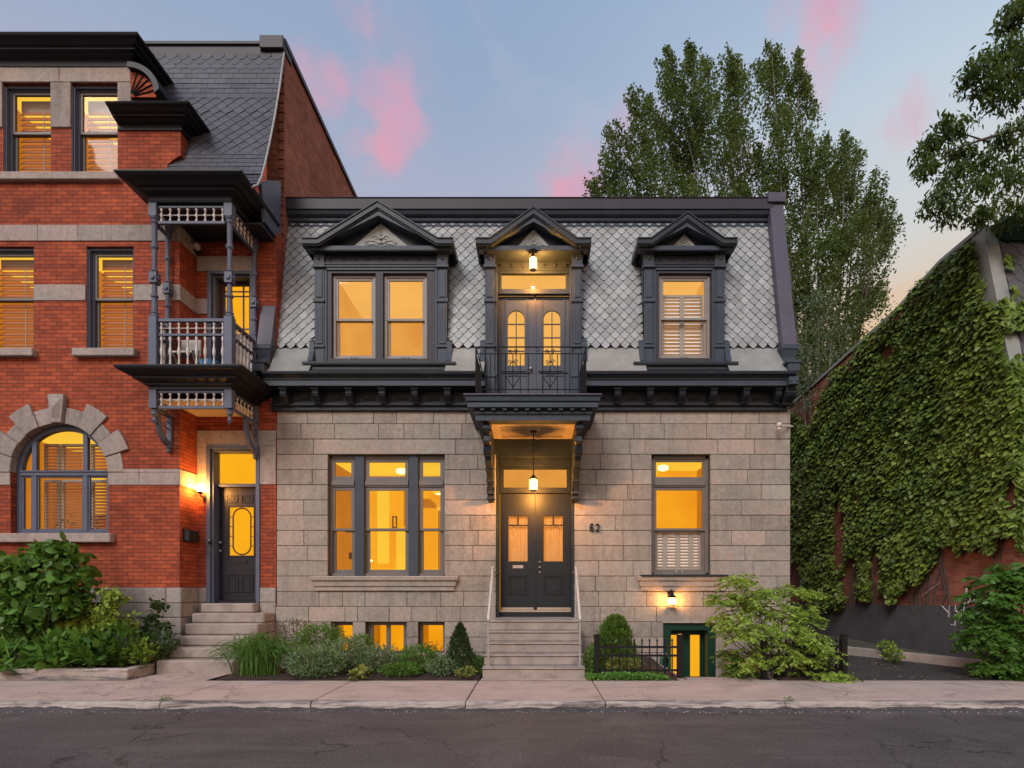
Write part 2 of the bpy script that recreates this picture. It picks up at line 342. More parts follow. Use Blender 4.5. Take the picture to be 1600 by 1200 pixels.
streaky(M['asphalt'], (.022, .018, .018), 1.6, (.5, 2.2, 1), .56, .6)
streaky(M['asphalt'], (.17, .15, .145), 38, (1, 1, 1), .51, .75)
streaky(M['asphalt'], (.02, .017, .017), 30, (1, 1, 1), .54, .7)
def cracks(m, scale, w, amt):
    t = NT(m.node_tree); p = t.n['Principled BSDF']; src = p.inputs['Base Color'].links[0].from_socket; V = t.node('ShaderNodeTexCoord').outputs['Object']
    n = t.node('ShaderNodeTexNoise'); n.inputs['Scale'].default_value = 3; n.inputs['Detail'].default_value = 6; t.l.new(V, n.inputs['Vector'])
    a = t.node('ShaderNodeVectorMath', operation='MULTIPLY_ADD'); t.l.new(n.outputs['Color'], a.inputs[0]); a.inputs[1].default_value = (.5, .5, .5); t.l.new(V, a.inputs[2])
    v = t.node('ShaderNodeTexVoronoi', feature='DISTANCE_TO_EDGE'); v.inputs['Scale'].default_value = scale; t.l.new(a.outputs[0], v.inputs['Vector'])
    f = t.m('MULTIPLY', t.rng(v.outputs['Distance'], 0, w, amt, 0), t.rng(t.noise(V, .6, 3).outputs[0], .42, .55, 0, 1))
    t.put(p.inputs['Base Color'], t.mix(f, src, (.012, .010, .010)))
cracks(M['asphalt'], .55, .012, .95); cracks(M['walk'], .35, .004, .7)
streaky(M['asphalt'], (.11, .095, .09), 1.1, (.25, 2.5, 1), .52, .55)
streaky(M['walk'], (.20, .15, .135), 50, (1, 1, 1), .60, .5)
streaky(M['walk'], (.19, .145, .13), 1.0, (.7, 2.5, 1), .55, .5)
M['soil'] = mat('bark_mulch', (.038, .020, .014), .95, .5, 14, 1.2, 60)
M['lawn'] = mat('bare_ground', (.07, .065, .045), .95, .3, 1, .8, 30)
M['iron'] = mat('black_iron', (.006, .006, .007), .5, .2, 8, spec=.25)
M['steel'] = mat('galvanised_pipe', (.36, .34, .32), .5, .2, 9, metal=.35)
M['brass'] = mat('pale_metal', (.45, .40, .34), .35, .1, 9, metal=.7)
M['door_dark'] = mat('charcoal_door_paint', (.014, .017, .020), .4, .08, 5, spec=.3)
M['door_grey'] = mat('blue_grey_door_paint', (.060, .072, .095), .45, .1, 4, spec=.3)
M['door_black'] = mat('black_door_paint', (.014, .013, .019), .4, .1, 5, spec=.3)
M['door_green'] = mat('dark_green_paint', (.006, .034, .020), .4, .15, 5, spec=.35)
M['wood_ceiling'] = mat('cream_boarded_ceiling', (.40, .33, .24), .5, .1, 6)
M['parge'] = mat('grey_parging', (.085, .083, .09), .95, .25, 1.6, 1.5, 28, stain=((.05, .05, .055), .8, .5, .8))
M['bark'] = mat('grey_bark', (.12, .10, .085), .9, .3, 6, .8, 20)
M['bark_dark'] = mat('dark_bark', (.07, .055, .045), .9, .3, 6, .8, 20)
M['blind'] = sheer_mat('shutter_louvre', (.82, .60, .34), .85)
M['blind_pale'] = sheer_mat('white_louvre', (.92, .86, .78), .2)
M['slat_shade'] = mat('blind_shadow_line', (.10, .05, .02), .8, .1)
M['blind_frame'] = sheer_mat('shutter_frame', (.62, .56, .48), .45)
M['curtain'] = sheer_mat('sheer_curtain', (.85, .68, .45), .8)
M['glass'] = glass_mat()
M['glow'] = glow_mat('lit_room_amber', (1.0, .43, .008), 1.0, .2, .9, (.86, .29, .003))
M['glow_hi'] = glow_mat('lit_room_bright', (1.0, .56, .03), 1.05, .12, 1)
M['glow_lo'] = glow_mat('lit_room_deep', (.62, .19, .003), .95, .25, 1)
M['glow_up'] = glow_mat('lit_room_peach', (.82, .36, .055), 1.0, .15, 1.1, (.72, .28, .035))
M['glow_up_hi'] = glow_mat('lit_room_peach_bright', (.96, .47, .09), 1.0, .1, 1)
M['glow_door'] = glow_mat('lit_hall', (1.0, .45, .05), 1.0, .1, 1)
M['glow_pane'] = glow_mat('lit_frosted_pane', (1.0, .44, .012), .95, .12, 1.2)
M['bulb'] = glow_mat('room_lamp_glow', (1.0, .80, .36), 2.2, .02, 3)
M['lamp'] = glow_mat('lamp_glass', (1.0, .62, .17), 3.2, .3, 25)
M['globe'] = glow_mat('globe_glass', (1.0, .70, .30), 4.0, .02, 3)
for k in ('lamp', 'globe'):                    # lamp glass also lets the bulb's light through
    t = NT(M[k].node_tree); e = [n for n in t.n if n.type == 'EMISSION'][0]; o = [n for n in t.n if n.type == 'OUTPUT_MATERIAL'][0]
    tr = t.node('ShaderNodeBsdfTransparent'); ad = t.node('ShaderNodeAddShader'); t.l.new(e.outputs[0], ad.inputs[0]); t.l.new(tr.outputs[0], ad.inputs[1]); t.l.new(ad.outputs[0], o.inputs[0])
# ================================================================ shared part builders
def scaled_tiles(mb, x0, x1, prof, w, expo, shape, thick=.012, jitter=.004):
    """overlapping roof tiles laid up a curved slope; prof is [(y,z)] from eave to top"""
    P = [Vector(p) for p in prof]; seg = [(P[i+1]-P[i]).length for i in range(len(P)-1)]; L = sum(seg)
    def at(s):
        s = max(0, min(L-1e-6, s)); i = 0
        while i < len(seg)-1 and s > seg[i]: s -= seg[i]; i += 1
        d = (P[i+1]-P[i]).normalized(); return P[i]+d*s, d
    row = 0; s = 0
    while s < L-expo*.3:
        p, d = at(s)
        nrm = Vector((-abs(d.y), abs(d.x)))
        sh = shape(row, w, expo) if callable(shape) else shape
        ox = (w/2 if row % 2 else 0)+ (x0 % w) * 0
        n = int((x1-x0)/w)+2
        for i in range(-1, n):
            cx = x0+i*w+ox+w/2
            if cx+w/2 < x0+w*.25 or cx-w/2 > x1-w*.25: continue
            jz = random.uniform(-jitter, jitter); lift = thick*1.8+random.uniform(0, .003)
            top = []
            for u, v in sh:       # u across, v up the slope from the lower tip
                px = min(max(cx+u*w, x0), x1); q = p+d*(v+jz); k = lift*(1-v/(expo*2.4))
                q = q+nrm*max(.001, k); top.append((px, q.x, q.y))
            m = len(top); bot = [(a, b-nrm.x*thick, c-nrm.y*thick) for a, b, c in top]
            mb.cur = 0; mb.add(top+bot, [tuple(range(m))]); b_ = len(mb.v)-2*m; mb.cur = 1
            for j in range(m): mb.f.append((b_+j, b_+(j+1) % m, b_+m+(j+1) % m, b_+m+j)); mb.mi.append(1)  # edge faces take the second material, dark as painted lip shadow
            mb.cur = 0
        s += expo; row += 1
def shield(w, e):
    return [(0, 0), (.09, .006), (.20, .028), (.32, .058), (.42, .086), (.465, e*1.06), (.468, e*2.1), (-.468, e*2.1), (-.465, e*1.06), (-.42, .086), (-.32, .058), (-.20, .028), (-.09, .006)]
def clip_hole(mb, tests):
    """drop every face whose centre passes any test"""
    keep = []; km = []
    for f, mi in zip(mb.f, mb.mi):
        c = [sum(mb.v[i][k] for i in f)/len(f) for k in range(3)]
        if not any(t_(c) for t_ in tests): keep.append(f); km.append(mi)
    mb.f, mb.mi = keep, km
def ashlar(mb, x0, x1, z_top, nc, h, holes, y=0.0, forced=None, depth=.14, lo=.42, hi=1.05, proj=None, gap=.004):
    forced = forced or {}
    for k in range(nc):
        zt, zb = z_top-h*k, z_top-h*(k+1); zm = (zt+zb)/2; yy = y-(proj(k) if proj else 0)
        spans = [(x0, x1)]
        for a, b, c, d in holes:
            if c < zm < d:
                ns = []
                for p, q in spans:
                    if b <= p or a >= q: ns.append((p, q)); continue
                    if a > p: ns.append((p, a))
                    if b < q: ns.append((b, q))
                spans = ns
        for p, q in spans:
            mb.cur = 1; mb.box(p+.001, q-.001, yy+.022, y+.30, zb, zt); mb.cur = 0
            cuts = [c for c in forced.get(k, []) if p < c < q]; cuts = [p]+sorted(cuts)+[q]
            lens = forced.get(('long', k), [])
            for c0, c1 in zip(cuts, cuts[1:]):
                if any(l0-.02 <= c0 and c1 <= l1+.02 for l0, l1 in lens): blocks = [(c0, c1)]
                else:
                    blocks = []; c = c0
                    while c < c1-.01:
                        L = random.uniform(lo, hi)
                        if c1-(c+L) < .24: L = c1-c
                        blocks.append((c, c+L)); c += L
                for a, b in blocks:
                    o = random.uniform(-.004, .005)
                    mb.box(a+gap, b-gap, yy+o, yy+.05, zb+gap+random.uniform(0, .002), zt-gap)
def room(parent, x0, x1, z0, z1, y0, y1, mats, extras=None, name='room_interior'):
    """a lit room behind a window: back wall, side walls, ceiling and floor with depth"""
    mb = MB(); mb.cur = 0
    mb.add([(x0, y1, z0), (x1, y1, z0), (x1, y1, z1), (x0, y1, z1)], [(0, 1, 2, 3)])
    mb.cur = 2
    mb.add([(x0, y0, z0), (x0, y1, z0), (x0, y1, z1), (x0, y0, z1)], [(0, 1, 2, 3)])
    mb.add([(x1, y0, z0), (x1, y1, z0), (x1, y1, z1), (x1, y0, z1)], [(0, 1, 2, 3)])
    mb.add([(x0, y0, z0), (x1, y0, z0), (x1, y1, z0), (x0, y1, z0)], [(0, 1, 2, 3)])
    mb.cur = 1
    mb.add([(x0, y0, z1), (x1, y0, z1), (x1, y1, z1), (x0, y1, z1)], [(0, 1, 2, 3)])
    for e in extras or ():
        mb.cur = e[0]; mb.box(*e[1:])
    return mb.build(name, mats, parent)
GLOW = lambda: [M['glow'], M['glow_hi'], M['glow_lo'], M['sash_dark'], M['blind']]
GLOWU = lambda: [M['glow_up'], M['glow_up_hi'], M['glow_up'], M['sash'], M['blind']]
def pane(parent, x0, x1, z0, z1, y, name='pane'):
    return MB().box(x0, x1, y, y+.006, z0, z1).build(name, M['glass'], parent)
def louvres(parent, x0, x1, z0, z1, y, step=.055, ang=35, line=False, name='blind', stiles=True, split=None, m=None, fm=None):
    mb = MB(); mb.cur = 0; z = z0+step*.5; a = R(ang); h = step*.52
    while z < z1-.01:
        dy, dz = math.cos(a)*h, math.sin(a)*h
        mb.add([(x0, y-dy, z-dz), (x1, y-dy, z-dz), (x1, y+dy, z+dz), (x0, y+dy, z+dz),
                (x0, y-dy, z-dz+.005), (x1, y-dy, z-dz+.005), (x1, y+dy, z+dz+.005), (x0, y+dy, z+dz+.005)],
               [(0, 3, 2, 1), (4, 5, 6, 7), (0, 1, 5, 4), (1, 2, 6, 5), (2, 3, 7, 6), (3, 0, 4, 7)])
        if line: mb.cur = 2; mb.box(x0, x1, y-dy-.012, y-dy-.004, z-dz-.006, z-dz+.004); mb.cur = 0  # thin dark strip along each slat's lower edge, painted as its shadow
        z += step
    mb.cur = 1
    if stiles:
        mb.frame(x0-.002, x1+.002, z0-.002, z1+.002, y-.03, y+.03, .045)
        for s in split or (): mb.box(s-.045, s+.045, y-.032, y+.032, z0+.04, z1-.04)
    else:
        for s in split or (): mb.box(s-.006, s+.006, y-.05, y-.04, z0, z1)
    return mb.build(name, [m or M['blind'], fm or M['blind_frame'], M['slat_shade']], parent)
def sash_pair(parent, x0, x1, z0, zmid, z1, y, w, m, pane_y=None):
    """double-hung sash: upper sash in front, lower sash behind, each with its pane"""
    up = MB().frame(x0, x1, zmid-.03, z1, y, y+.045, w, w, .05).build('upper_sash', m, parent, bevel=.004)
    lo = MB().frame(x0+.006, x1-.006, z0, zmid+.012, y+.048, y+.093, w, .045, w*1.25).build('lower_sash', m, parent, bevel=.004)
    pane(parent, x0+w, x1-w, zmid+.02, z1-w, y+.02); pane(parent, x0+w, x1-w, z0+w*1.25, zmid-.033, y+.068)
    return up, lo
def scroll_pts(cx, cz, r, a0, turns, y, n=14, shrink=.75, sgn=1):
    return [(cx+r*(1-shrink*i/n)*math.cos(a0+sgn*2*math.pi*turns*i/n), y, cz+r*(1-shrink*i/n)*math.sin(a0+sgn*2*math.pi*turns*i/n)) for i in range(n+1)]
def acanthus(mb, cx, cz, w, h, y, t=.009):
    """cast leaf-scroll ornament in relief"""
    for s in (-1, 1):
        mb.tube([(cx+s*w*a, y, cz+h*b) for a, b in ((.03, .12), (.18, .22), (.33, .14), (.48, .03))], [t*1.3, t*1.3, t, t*.4], 5)
        mb.tube([(cx+s*w*a, y, cz+h*b) for a, b in ((.03, .20), (.12, .36), (.25, .38), (.34, .25), (.28, .16))], [t*1.3, t*1.3, t, t, t*.6], 5)
        mb.tube([(cx+s*w*a, y, cz+h*b) for a, b in ((.02, .40), (.08, .58), (.15, .60), (.17, .48))], [t, t*1.2, t, t*.6], 5)
        mb.tube(scroll_pts(cx+s*w*.13, cz+h*.17, w*.055, 0, 1.4, y, sgn=s), t*.8, 5)
        mb.tube(scroll_pts(cx+s*w*.29, cz+h*.27, w*.045, 1, 1.3, y, sgn=-s), t*.7, 5)
        for a, b, r in ((.06, .08, .030), (.38, .10, .018), (.20, .08, .022), (.10, .46, .02)):
            mb.sphere((cx+s*w*a, y, cz+h*b), w*r, 7, 5)
    for b, r in ((.1, .035), (.28, .04), (.48, .034), (.66, .026), (.8, .018), (.92, .01)): mb.sphere((cx, y, cz+h*b), w*r, 8, 6)
# ================================================================ the stone house
SZ0 = Z(638.5); CH = .3094
house = thing('stone_house', 'grey limestone house with a scale-tiled mansard, three dormers and number 62', 'house', (0, 0, 0))
zc = [SZ0-CH*k for k in range(18)]
TW = (X(512), X(694.5), zc[11], zc[3]+.0)            # triple window opening
RW = (X(1018.5), X(1110), zc[11], zc[3])
DW = (X(775), X(897.5), -.4, zc[2])
BW = [(X(519), X(552), .02, zc[14]), (X(572), X(636), .02, zc[14]), (X(654), X(695), .02, zc[14])]
GD = (X(1036), X(1117.5), -.6, zc[14])
holes = [TW, RW, DW, *BW, GD]
mb = MB()
forced = {2: [X(490), X(712), X(1008), X(1122)], ('long', 2): [(X(490), X(712)), (X(1008), X(1122))], 13: [X(560), X(643), X(1025), X(1128)], ('long', 13): [(X(1025), X(1128))]}
ashlar(mb, -5.25, 5.19, SZ0, 18, CH, holes, 0, forced, proj=lambda k: .05 if k >= 13 else (.012 if k == 1 else 0))
mb.build('stone_wall', [M['stone'], M['mortar']], house, bevel=.007)
# side walls and back of the house, plain brick behind the stone front
mb = MB(); mb.box(4.9, 5.185, .3, .82, -.5, 6.0); mb.box(4.9, 5.185, .82, 10.8, -.5, 9.3); mb.box(-5.2, 5.185, 10.8, 11.2, -.5, 9.4); mb.box(-5.24, -4.95, .3, 11, -.5, 6)
mb.build('side_wall', M['brick_old'], house)
for (a, b, zt) in ((X(496), X(708), zc[11]), (X(1003), X(1131), zc[11])):
    mb = MB().sweep([(a+.02, .02), (a+.02, -.0), (b-.02, -.0), (b-.02, .02)], [(-.02, zt-.30), (.035, zt-.30), (.045, zt-.29), (.045, zt-.215), (.075, zt-.20), (.085, zt-.10), (.12, zt-.085), (.13, zt-.02), (.12, zt), (-.02, zt)])
    mb.build('window_sill', M['stone'] if a < 0 else M['stone'], house, bevel=.004)
MB().box(X(1003)-.04, X(1131)+.04, -.17, .10, zc[11]+.002, zc[11]+.03).build('sill_flashing', M['trim'], house, bevel=.004)
# ---- ground floor triple window
win = MB()
x0, x1, z0, z1 = TW; Yf = .13
w1 = win.box(x0, x1, Yf, Yf+.16, z1-.07, z1).box(x0, x1, Yf, Yf+.16, z0, z0+.06).box(x0, x0+.04, Yf, Yf+.16, z0, z1).box(x1-.04, x1, Yf, Yf+.16, z0, z1).build('triple_window', M['sash_dark'], house, bevel=.006)
for a, b in ((552.5, 567), (637.5, 652)):
    MB().box(X(a), X(b), Yf-.06, Yf+.2, z0+.002, z1-.002).build('mullion', M['trim_mid'], w1, bevel=.006)
ZT0, ZT1, ZM = Z(761, DC+.15), Z(750, DC+.15), Z(827, DC+.15)
for a, b in ((514, 552), (567.5, 637), (652.5, 692.5)):
    xa, xb = X(a, DC+.02)+.01, X(b, DC+.02)-.01
    MB().box(xa, xb, Yf-.01, Yf+.1, ZT0, ZT1).box(xa-.0, xb+.0, Yf-.03, Yf+.02, ZT0+.03, ZT1-.04).build('transom_bar', M['sash_dark'], w1, bevel=.004)
    MB().frame(xa, xb, ZT1, z1-.06, Yf+.01, Yf+.06, .07).build('top_light', M['sash_dark'], w1, bevel=.004)
    pane(w1, xa+.07, xb-.07, ZT1+.07, z1-.13, Yf+.03)
    sash_pair(w1, xa, xb, z0+.05, ZM, ZT0, Yf+.02, .07, M['sash_dark'])
ex = [(1, -3.52, -3.05, 2.9, 2.999, 1.85, 3.0), (1, -3.1, -2.95, 2.9, 2.999, 1.85, 4.2), (2, -3.32, -3.1, 2.86, 2.995, 3.05, 4.0), (1, -2.45, -2.28, 2.7, 2.998, 1.9, 3.5), (3, -4.02, -3.98, 2.97, 2.995, 2.2, 3.05), (1, -4.0, -3.72, 2.9, 2.998, 2.1, 4.3),
      (3, -4.30, -4.10, 1.6, 1.8, 2.15, 2.3), (2, -4.34, -4.05, 1.5, 1.8, 3.0, 3.35), (3, -4.32, -4.0, 1.4, 1.5, 2.75, 2.8), (2, -2.35, -2.05, 2.2, 2.5, 1.8, 3.35), (1, -2.9, -2.6, 1.7, 1.9, 4.15, 4.18), (1, -2.3, -2.0, 1.2, 1.3, 3.62, 3.68), (2, -3.0, -2.5, 2.0, 2.9, 3.5, 3.6)]
room(w1, -4.6, -1.6, 1.55, 4.35, Yf+.25, 3.0, GLOW(), ex)
# ---- ground floor right window with half shutters
x0, x1, z0, z1 = RW
w2 = MB().box(x0, x1, Yf, Yf+.16, z1-.07, z1).box(x0, x1, Yf, Yf+.16, z0, z0+.07).box(x0, x0+.07, Yf, Yf+.16, z0, z1).box(x1-.07, x1, Yf, Yf+.16, z0, z1).build('shuttered_window', M['sash_dark'], house, bevel=.006)
MB().box(x0+.07, x1-.07, Yf-.01, Yf+.1, ZT0, ZT1).box(x0+.07, x1-.07, Yf-.03, Yf+.02, ZT0+.03, ZT1-.04).build('transom_bar', M['sash_dark'], w2, bevel=.004)
MB().frame(x0+.06, x1-.06, ZT1, z1-.06, Yf+.02, Yf+.07, .06).build('top_light', M['sash_dark'], w2, bevel=.004)
pane(w2, x0+.12, x1-.12, ZT1+.06, z1-.12, Yf+.03)
sash_pair(w2, x0+.06, x1-.06, z0+.06, ZM, ZT0, Yf+.02, .065, M['sash_dark'])
cx = (x0+x1)/2
sh = louvres(w2, x0+.13, x1-.13, z0+.14, ZM-.01, Yf+.16, .062, 68, True, 'half_shutter', True, [cx-.27, cx, cx+.27], M['blind_pale'])
for s in (-1, 1): MB().sphere((cx+s*.06, Yf+.03, z0+.10), .018, 8, 6).build('sash_lift', M['brass'], w2)
room(w2, x0-.3, x1+.4, z0-.1, z1+.15, Yf+.35, 2.4, GLOW(), [(1, x0+.2, x0+.42, 1.4, 1.6, z1-.12, z1-.06), (1, x0+.1, x1, 2.3, 2.39, z0, z0+1.0)])
def room_lamp(parent, x, y, z, r=.10):
    MB().sphere((x, y, z), r, 12, 8, .6).build('room_lamp', M['bulb'], parent)
room_lamp(w2, X(1036, 13.5), 1.8, Z(731, 13.5), .13); room_lamp(w1, X(627, 13.9), 2.2, Z(736, 13.9), .13); room_lamp(w1, X(686, 13.6), 1.9, Z(769, 13.6), .11); room_lamp(w1, X(579, 14.0), 2.3, Z(876, 14.0), .05)
for i, (a, b, c, d_) in enumerate(((-4.25, -4.02, 3.10, 3.42), (-3.62, -3.50, 3.0, 3.3))): MB().frame(a, b, c, d_, 2.2+.7*i, 2.22+.7*i, .03).build('picture_frame', M['sash_dark'], w1)
# ---- basement windows
for i, (x0, x1, z0, z1) in enumerate(BW):
    w = MB().frame(x0, x1, z0, z1, .12, .24, .10 if i == 1 else .055, .075).build('basement_window', M['sash_dark'], house, bevel=.005)
    if i == 1: MB().box((x0+x1)/2-.04, (x0+x1)/2+.04, .13, .2, z0+.05, z1-.075).build('mullion', M['sash_dark'], w, bevel=.004)
    pane(w, x0+.05, x1-.05, z0+.05, z1-.07, .17)
    room(w, x0-.2, x1+.2, z0-.1, z1+.2, .32, 1.3, GLOW(), [(1, x1-.2, x1-.06, 1.2, 1.29, z0, z1)] if i == 1 else None)
# ---- front entrance
x0, x1, _, z1 = DW; YD = .30; FZ = .88
jb = MB().box(x0, x0+.055, .03, YD+.1, FZ, z1).box(x1-.055, x1, .03, YD+.1, FZ, z1).box(x0+.055, x1-.055, .12, YD+.1, Z(712, DC+.2), z1)
jb.box(x0+.055, x1-.055, .02, .14, Z(714, DC), Z(709, DC)).box(x0+.055, x1-.055, .18, YD+.05, Z(729, DC+.2), Z(714, DC+.2)-.001)
ent = jb.build('entrance_frame', M['trim'], house, bevel=.008)
DD = DC+YD
tz0, tz1 = Z(771, DD), Z(729, DD)
MB().frame(x0+.055, x1-.055, tz0, tz1, YD-.02, YD+.05, .085, .06, .12).box(x0+.055, x1-.055, YD-.06, YD-.02, tz0, tz0+.04).build('transom_frame', M['trim'], ent, bevel=.006)
pane(ent, x0+.14, x1-.14, tz0+.12, tz1-.06, YD+.01, 'transom_pane')
xc = X(836, DD)
for s, (a, b) in enumerate(((X(781.5, DD), xc-.012), (xc+.012, X(893.5, DD)))):
    zb, zt = FZ+.14, tz0-.005; ga, gb = Z(877, DD), Z(806, DD); m0 = (a+b)/2+(-.01 if s else .015); gw = .20
    pa, pb = Z(929, DD), Z(898, DD); gm = Z(820.5, DD)
    d = MB().plate([(a, zb), (b, zb), (b, zt), (a, zt)], [[(m0-gw, ga), (m0+gw, ga), (m0+gw, gb), (m0-gw, gb)]], YD, YD+.05)
    d.box(m0-gw, m0+gw, YD+.005, YD+.045, gm-.012, gm+.012).box(m0-.014, m0+.014, YD+.005, YD+.045, gm+.012, gb)
    leaf = d.build('door_leaf', M['door_dark'], ent, bevel=.004)
    MB().frame(m0-gw-.01, m0+gw+.01, pa, pb, YD-.018, YD, .03).frame(m0-gw+.045, m0+gw-.045, pa+.055, pb-.055, YD-.008, YD, .02).build('door_panel', M['door_dark'], leaf, bevel=.006)
    MB().box(m0-gw, m0+gw, YD+.03, YD+.036, ga, gb).build('pane', M['glass'], leaf)
    # curtain folds
    cb = MB(); n = 40; vs = [(m0-gw+2*gw*i/n, YD+.09+.018*math.sin(i*1.15+s)+.008*math.sin(i*.4), z) for z in (ga-.03, gb+.03) for i in range(n+1)]
    cb.add(vs, [(i, i+1, n+2+i, n+1+i) for i in range(n)]).build('curtain', M['curtain'], leaf, smooth=True)
    MB().box(a+.03, b-.02, YD-.012, YD, zb+.005, zb+.055).build('kick_plate', M['brass'], leaf)
    if s == 0: MB().box(m0-.11, m0+.11, YD-.012, YD, Z(888, DD), Z(883, DD)).build('mail_slot', M['brass'], leaf, bevel=.003)
    else:
        for py in (878.5, 886.5, 894.5): MB().sphere((xc+.10, YD-.02, Z(py, DD)), .022, 10, 6).build('door_knob', M['brass'], leaf)
        MB().sphere((xc+.10, YD-.002, Z(845, DD)), .014, 8, 6).build('keyhole_cover', M['iron'], leaf)
MB().box(xc-.012, xc+.012, YD-.02, YD+.03, FZ+.14, tz0-.01).build('astragal', M['trim'], ent)
MB().box(x0+.055, x1-.055, YD-.05, YD+.06, FZ+.004, FZ+.10).build('threshold', M['door_dark'], ent, bevel=.004)
MB().box(x0+.06, x1-.06, YD-.07, YD+.05, FZ+.102, FZ+.135).build('metal_sill', M['brass'], ent)
room(ent, x0+.05, x1-.05, FZ, z1-.1, YD+.16, 1.4, [M['glow_up'], M['glow_door'], M['glow'], M['sash'], M['blind']], name='hall_interior')
# ---- basement door
x0, x1, _, z1 = GD; g0 = -.36
gd = MB().plate([(x0, g0), (x1, g0), (x1, z1-.02), (x0, z1-.02)], [[(x0+.16, g0+.002), (x1-.16, g0+.002), (x1-.16, z1-.17), (x0+.16, z1-.17)]], -.01, .34).build('basement_doorway', M['door_green'], house, bevel=.02)
a, b = x0+.16, x1-.16; pz0, pz1 = Z(1058, DC+.3), Z(992, DC+.3)
p1, p2, p3, p4 = X(1050.5, DC+.3), X(1063.5, DC+.3), X(1078, DC+.3), X(1093, DC+.3)
dl = MB().plate([(a, g0), (b, g0), (b, z1-.17), (a, z1-.17)], [[(p1-.03, pz0), (p2, pz0), (p2, pz1), (p1-.03, pz1)], [(p3, pz0), (p4, pz0), (p4, pz1), (p3, pz1)]], .28, .33).build('door_leaf', M['door_green'], gd, bevel=.004)
MB().box(p1-.03, p4, .305, .31, pz0, pz1).build('pane', M['glow_pane'], dl)
MB().box(a+.03, a+.06, .24, .28, .45, .75).build('door_handle', M['brass'], dl, bevel=.004)
MB().box(x0-.03, x1+.03, -.07, .02, z1-.02, z1+.01).build('door_hood', M['stone'], gd, bevel=.004)
# ---- steps (each tread its own slab in one flight)
st = MB(); DS = [9.46, 9.745, 10.03, 10.315, 10.6]
for i, d in enumerate(DS):
    y = d-DC; zt = .176*(i+1); st.box(-.865+.004*i, .822-.004*i, y, YD+.0 if i == 4 else y+.40, zt-.176 if i else -.1, zt-.03)
    st.box(-.875+.004*i, .832-.004*i, y-.022, YD+.0 if i == 4 else y+.40, zt-.03, zt)
    if i < 4: st.box(-.86, .82, y+.38, YD, -.1, zt-.04)
st.build('front_steps', M['concrete'], house, bevel=.012)
# ---- main entablature in two runs, either side of the entrance canopy
CP = [(-.02, 5.06), (.055, 5.06), (.07, 5.075), (.07, 5.105), (.045, 5.11), (.045, 5.15), (.085, 5.155), (.10, 5.17), (.10, 5.20), (.03, 5.21), (.03, 5.452), (.37, 5.46), (.37, 5.565), (.395, 5.57), (.40, 5.60), (.43, 5.63), (.475, 5.66), (.485, 5.70), (.48, 5.715), (-.1, 5.735)]
r1 = MB().sweep([(-5.33, 0), (-.98, 0)], CP).build('entablature', M['trim'], house, bevel=.003)
r2 = MB().sweep([(.96, 0), (5.11, 0)], CP).build('entablature', M['trim'], house, bevel=.003)
MB().box(-5.33, -.98, -.375, -.366, 5.462, 5.563).build('cornice_fascia', M['trim_mid'], r1)
MB().box(.96, 5.11, -.375, -.366, 5.462, 5.563).build('cornice_fascia', M['trim_mid'], r2)
def console(mb, cx, w, z0, z1, dp, y=0):
    """S-curved bracket profile in yz, extruded in x"""
    h = z1-z0; P = [(y, z1), (y-dp, z1), (y-dp, z1-.16*h), (y-dp*.92, z1-.22*h), (y-dp*1.0, z1-.34*h), (y-dp*.9, z1-.55*h), (y-dp*.6, z1-.74*h), (y-dp*.42, z1-.86*h), (y-dp*.5, z1-.95*h), (y-dp*.3, z0), (y, z0)]
    mb.plate(P, [], cx-w/2, cx+w/2, 'yz')
    return mb
def run(mb_parent, xs, ps):
    first = None
    for x in xs:
        if first is None:
            m_ = console(MB(), x, .125, 5.17, 5.45, .27, -.03); m_.box(x-.08, x+.08, -.32, -.03, 5.42, 5.452)
            for s in (-1, 1): m_.sphere((x+s*.03, -.30, 5.40), .014, 6, 5)
            first = m_.build('console', M['trim'], mb_parent, bevel=.006, at=(x, 0, 5.3))
        else: dup(first, (x-WP[first.name].x, 0, 0), mb_parent)
    fp = None
    for x in ps:
        if fp is None:
            m_ = MB().frame(x-.20, x+.20, 5.215, 5.395, -.045, -.028, .022)
            for s in (-1, 1):
                m_.tube(scroll_pts(x+s*.075, 5.305, .045, 0, 1.3, -.04, sgn=s), .009, 5); m_.tube([(x, -.04, 5.28), (x+s*.07, -.042, 5.335), (x+s*.14, -.04, 5.27)], .010, 5)
                m_.tube([(x, -.04, 5.32), (x+s*.06, -.042, 5.275), (x+s*.13, -.04, 5.335)], .008, 5)
            m_.sphere((x, -.045, 5.305), .022, 8, 6); fp = m_.build('frieze_panel', M['trim'], mb_parent, bevel=.002, at=(x, 0, 5.3))
        else: dup(fp, (x-WP[fp.name].x, 0, 0), mb_parent)
cl = [X(p, 11.45) for p in (443, 493, 545, 597, 648, 699)]; cr = [X(p, 11.45) for p in (965, 1016, 1066, 1115, 1166, 1216)]
run(r1, cl, [(p+q)/2 for p, q in zip(cl, cl[1:])]+[cl[-1]+.33]); run(r2, cr, [cr[0]-.33]+[(p+q)/2 for p, q in zip(cr, cr[1:])])
# ---- mansard
MP = [(-.37, 5.74), (-.22, 5.93), (-.10, 6.12), (.02, 6.36)]                       # flared metal skirt
SP = [(.02, 6.34), (.14, 6.9), (.34, 7.9), (.50, 8.7), (.62, 9.28)]                # tiled slope
DORM = [(-3.12, 1.34), (-.03, .98), (3.02, .815)]
gaps = []; c = -5.27
for cx, hw in DORM: gaps.append((c, cx-hw)); c = cx+hw
gaps.append((c, 5.03))
for a, b in gaps:
    sk = MB()
    for (y0, z0), (y1, z1) in zip(MP, MP[1:]): sk.add([(a, y0, z0), (b, y0, z0), (b, y1, z1), (a, y1, z1)], [(0, 1, 2, 3)])
    sk.box(a, b, -.39, -.36, 5.715, 5.75); sk.build('mansard_skirt', M['flash'], house)
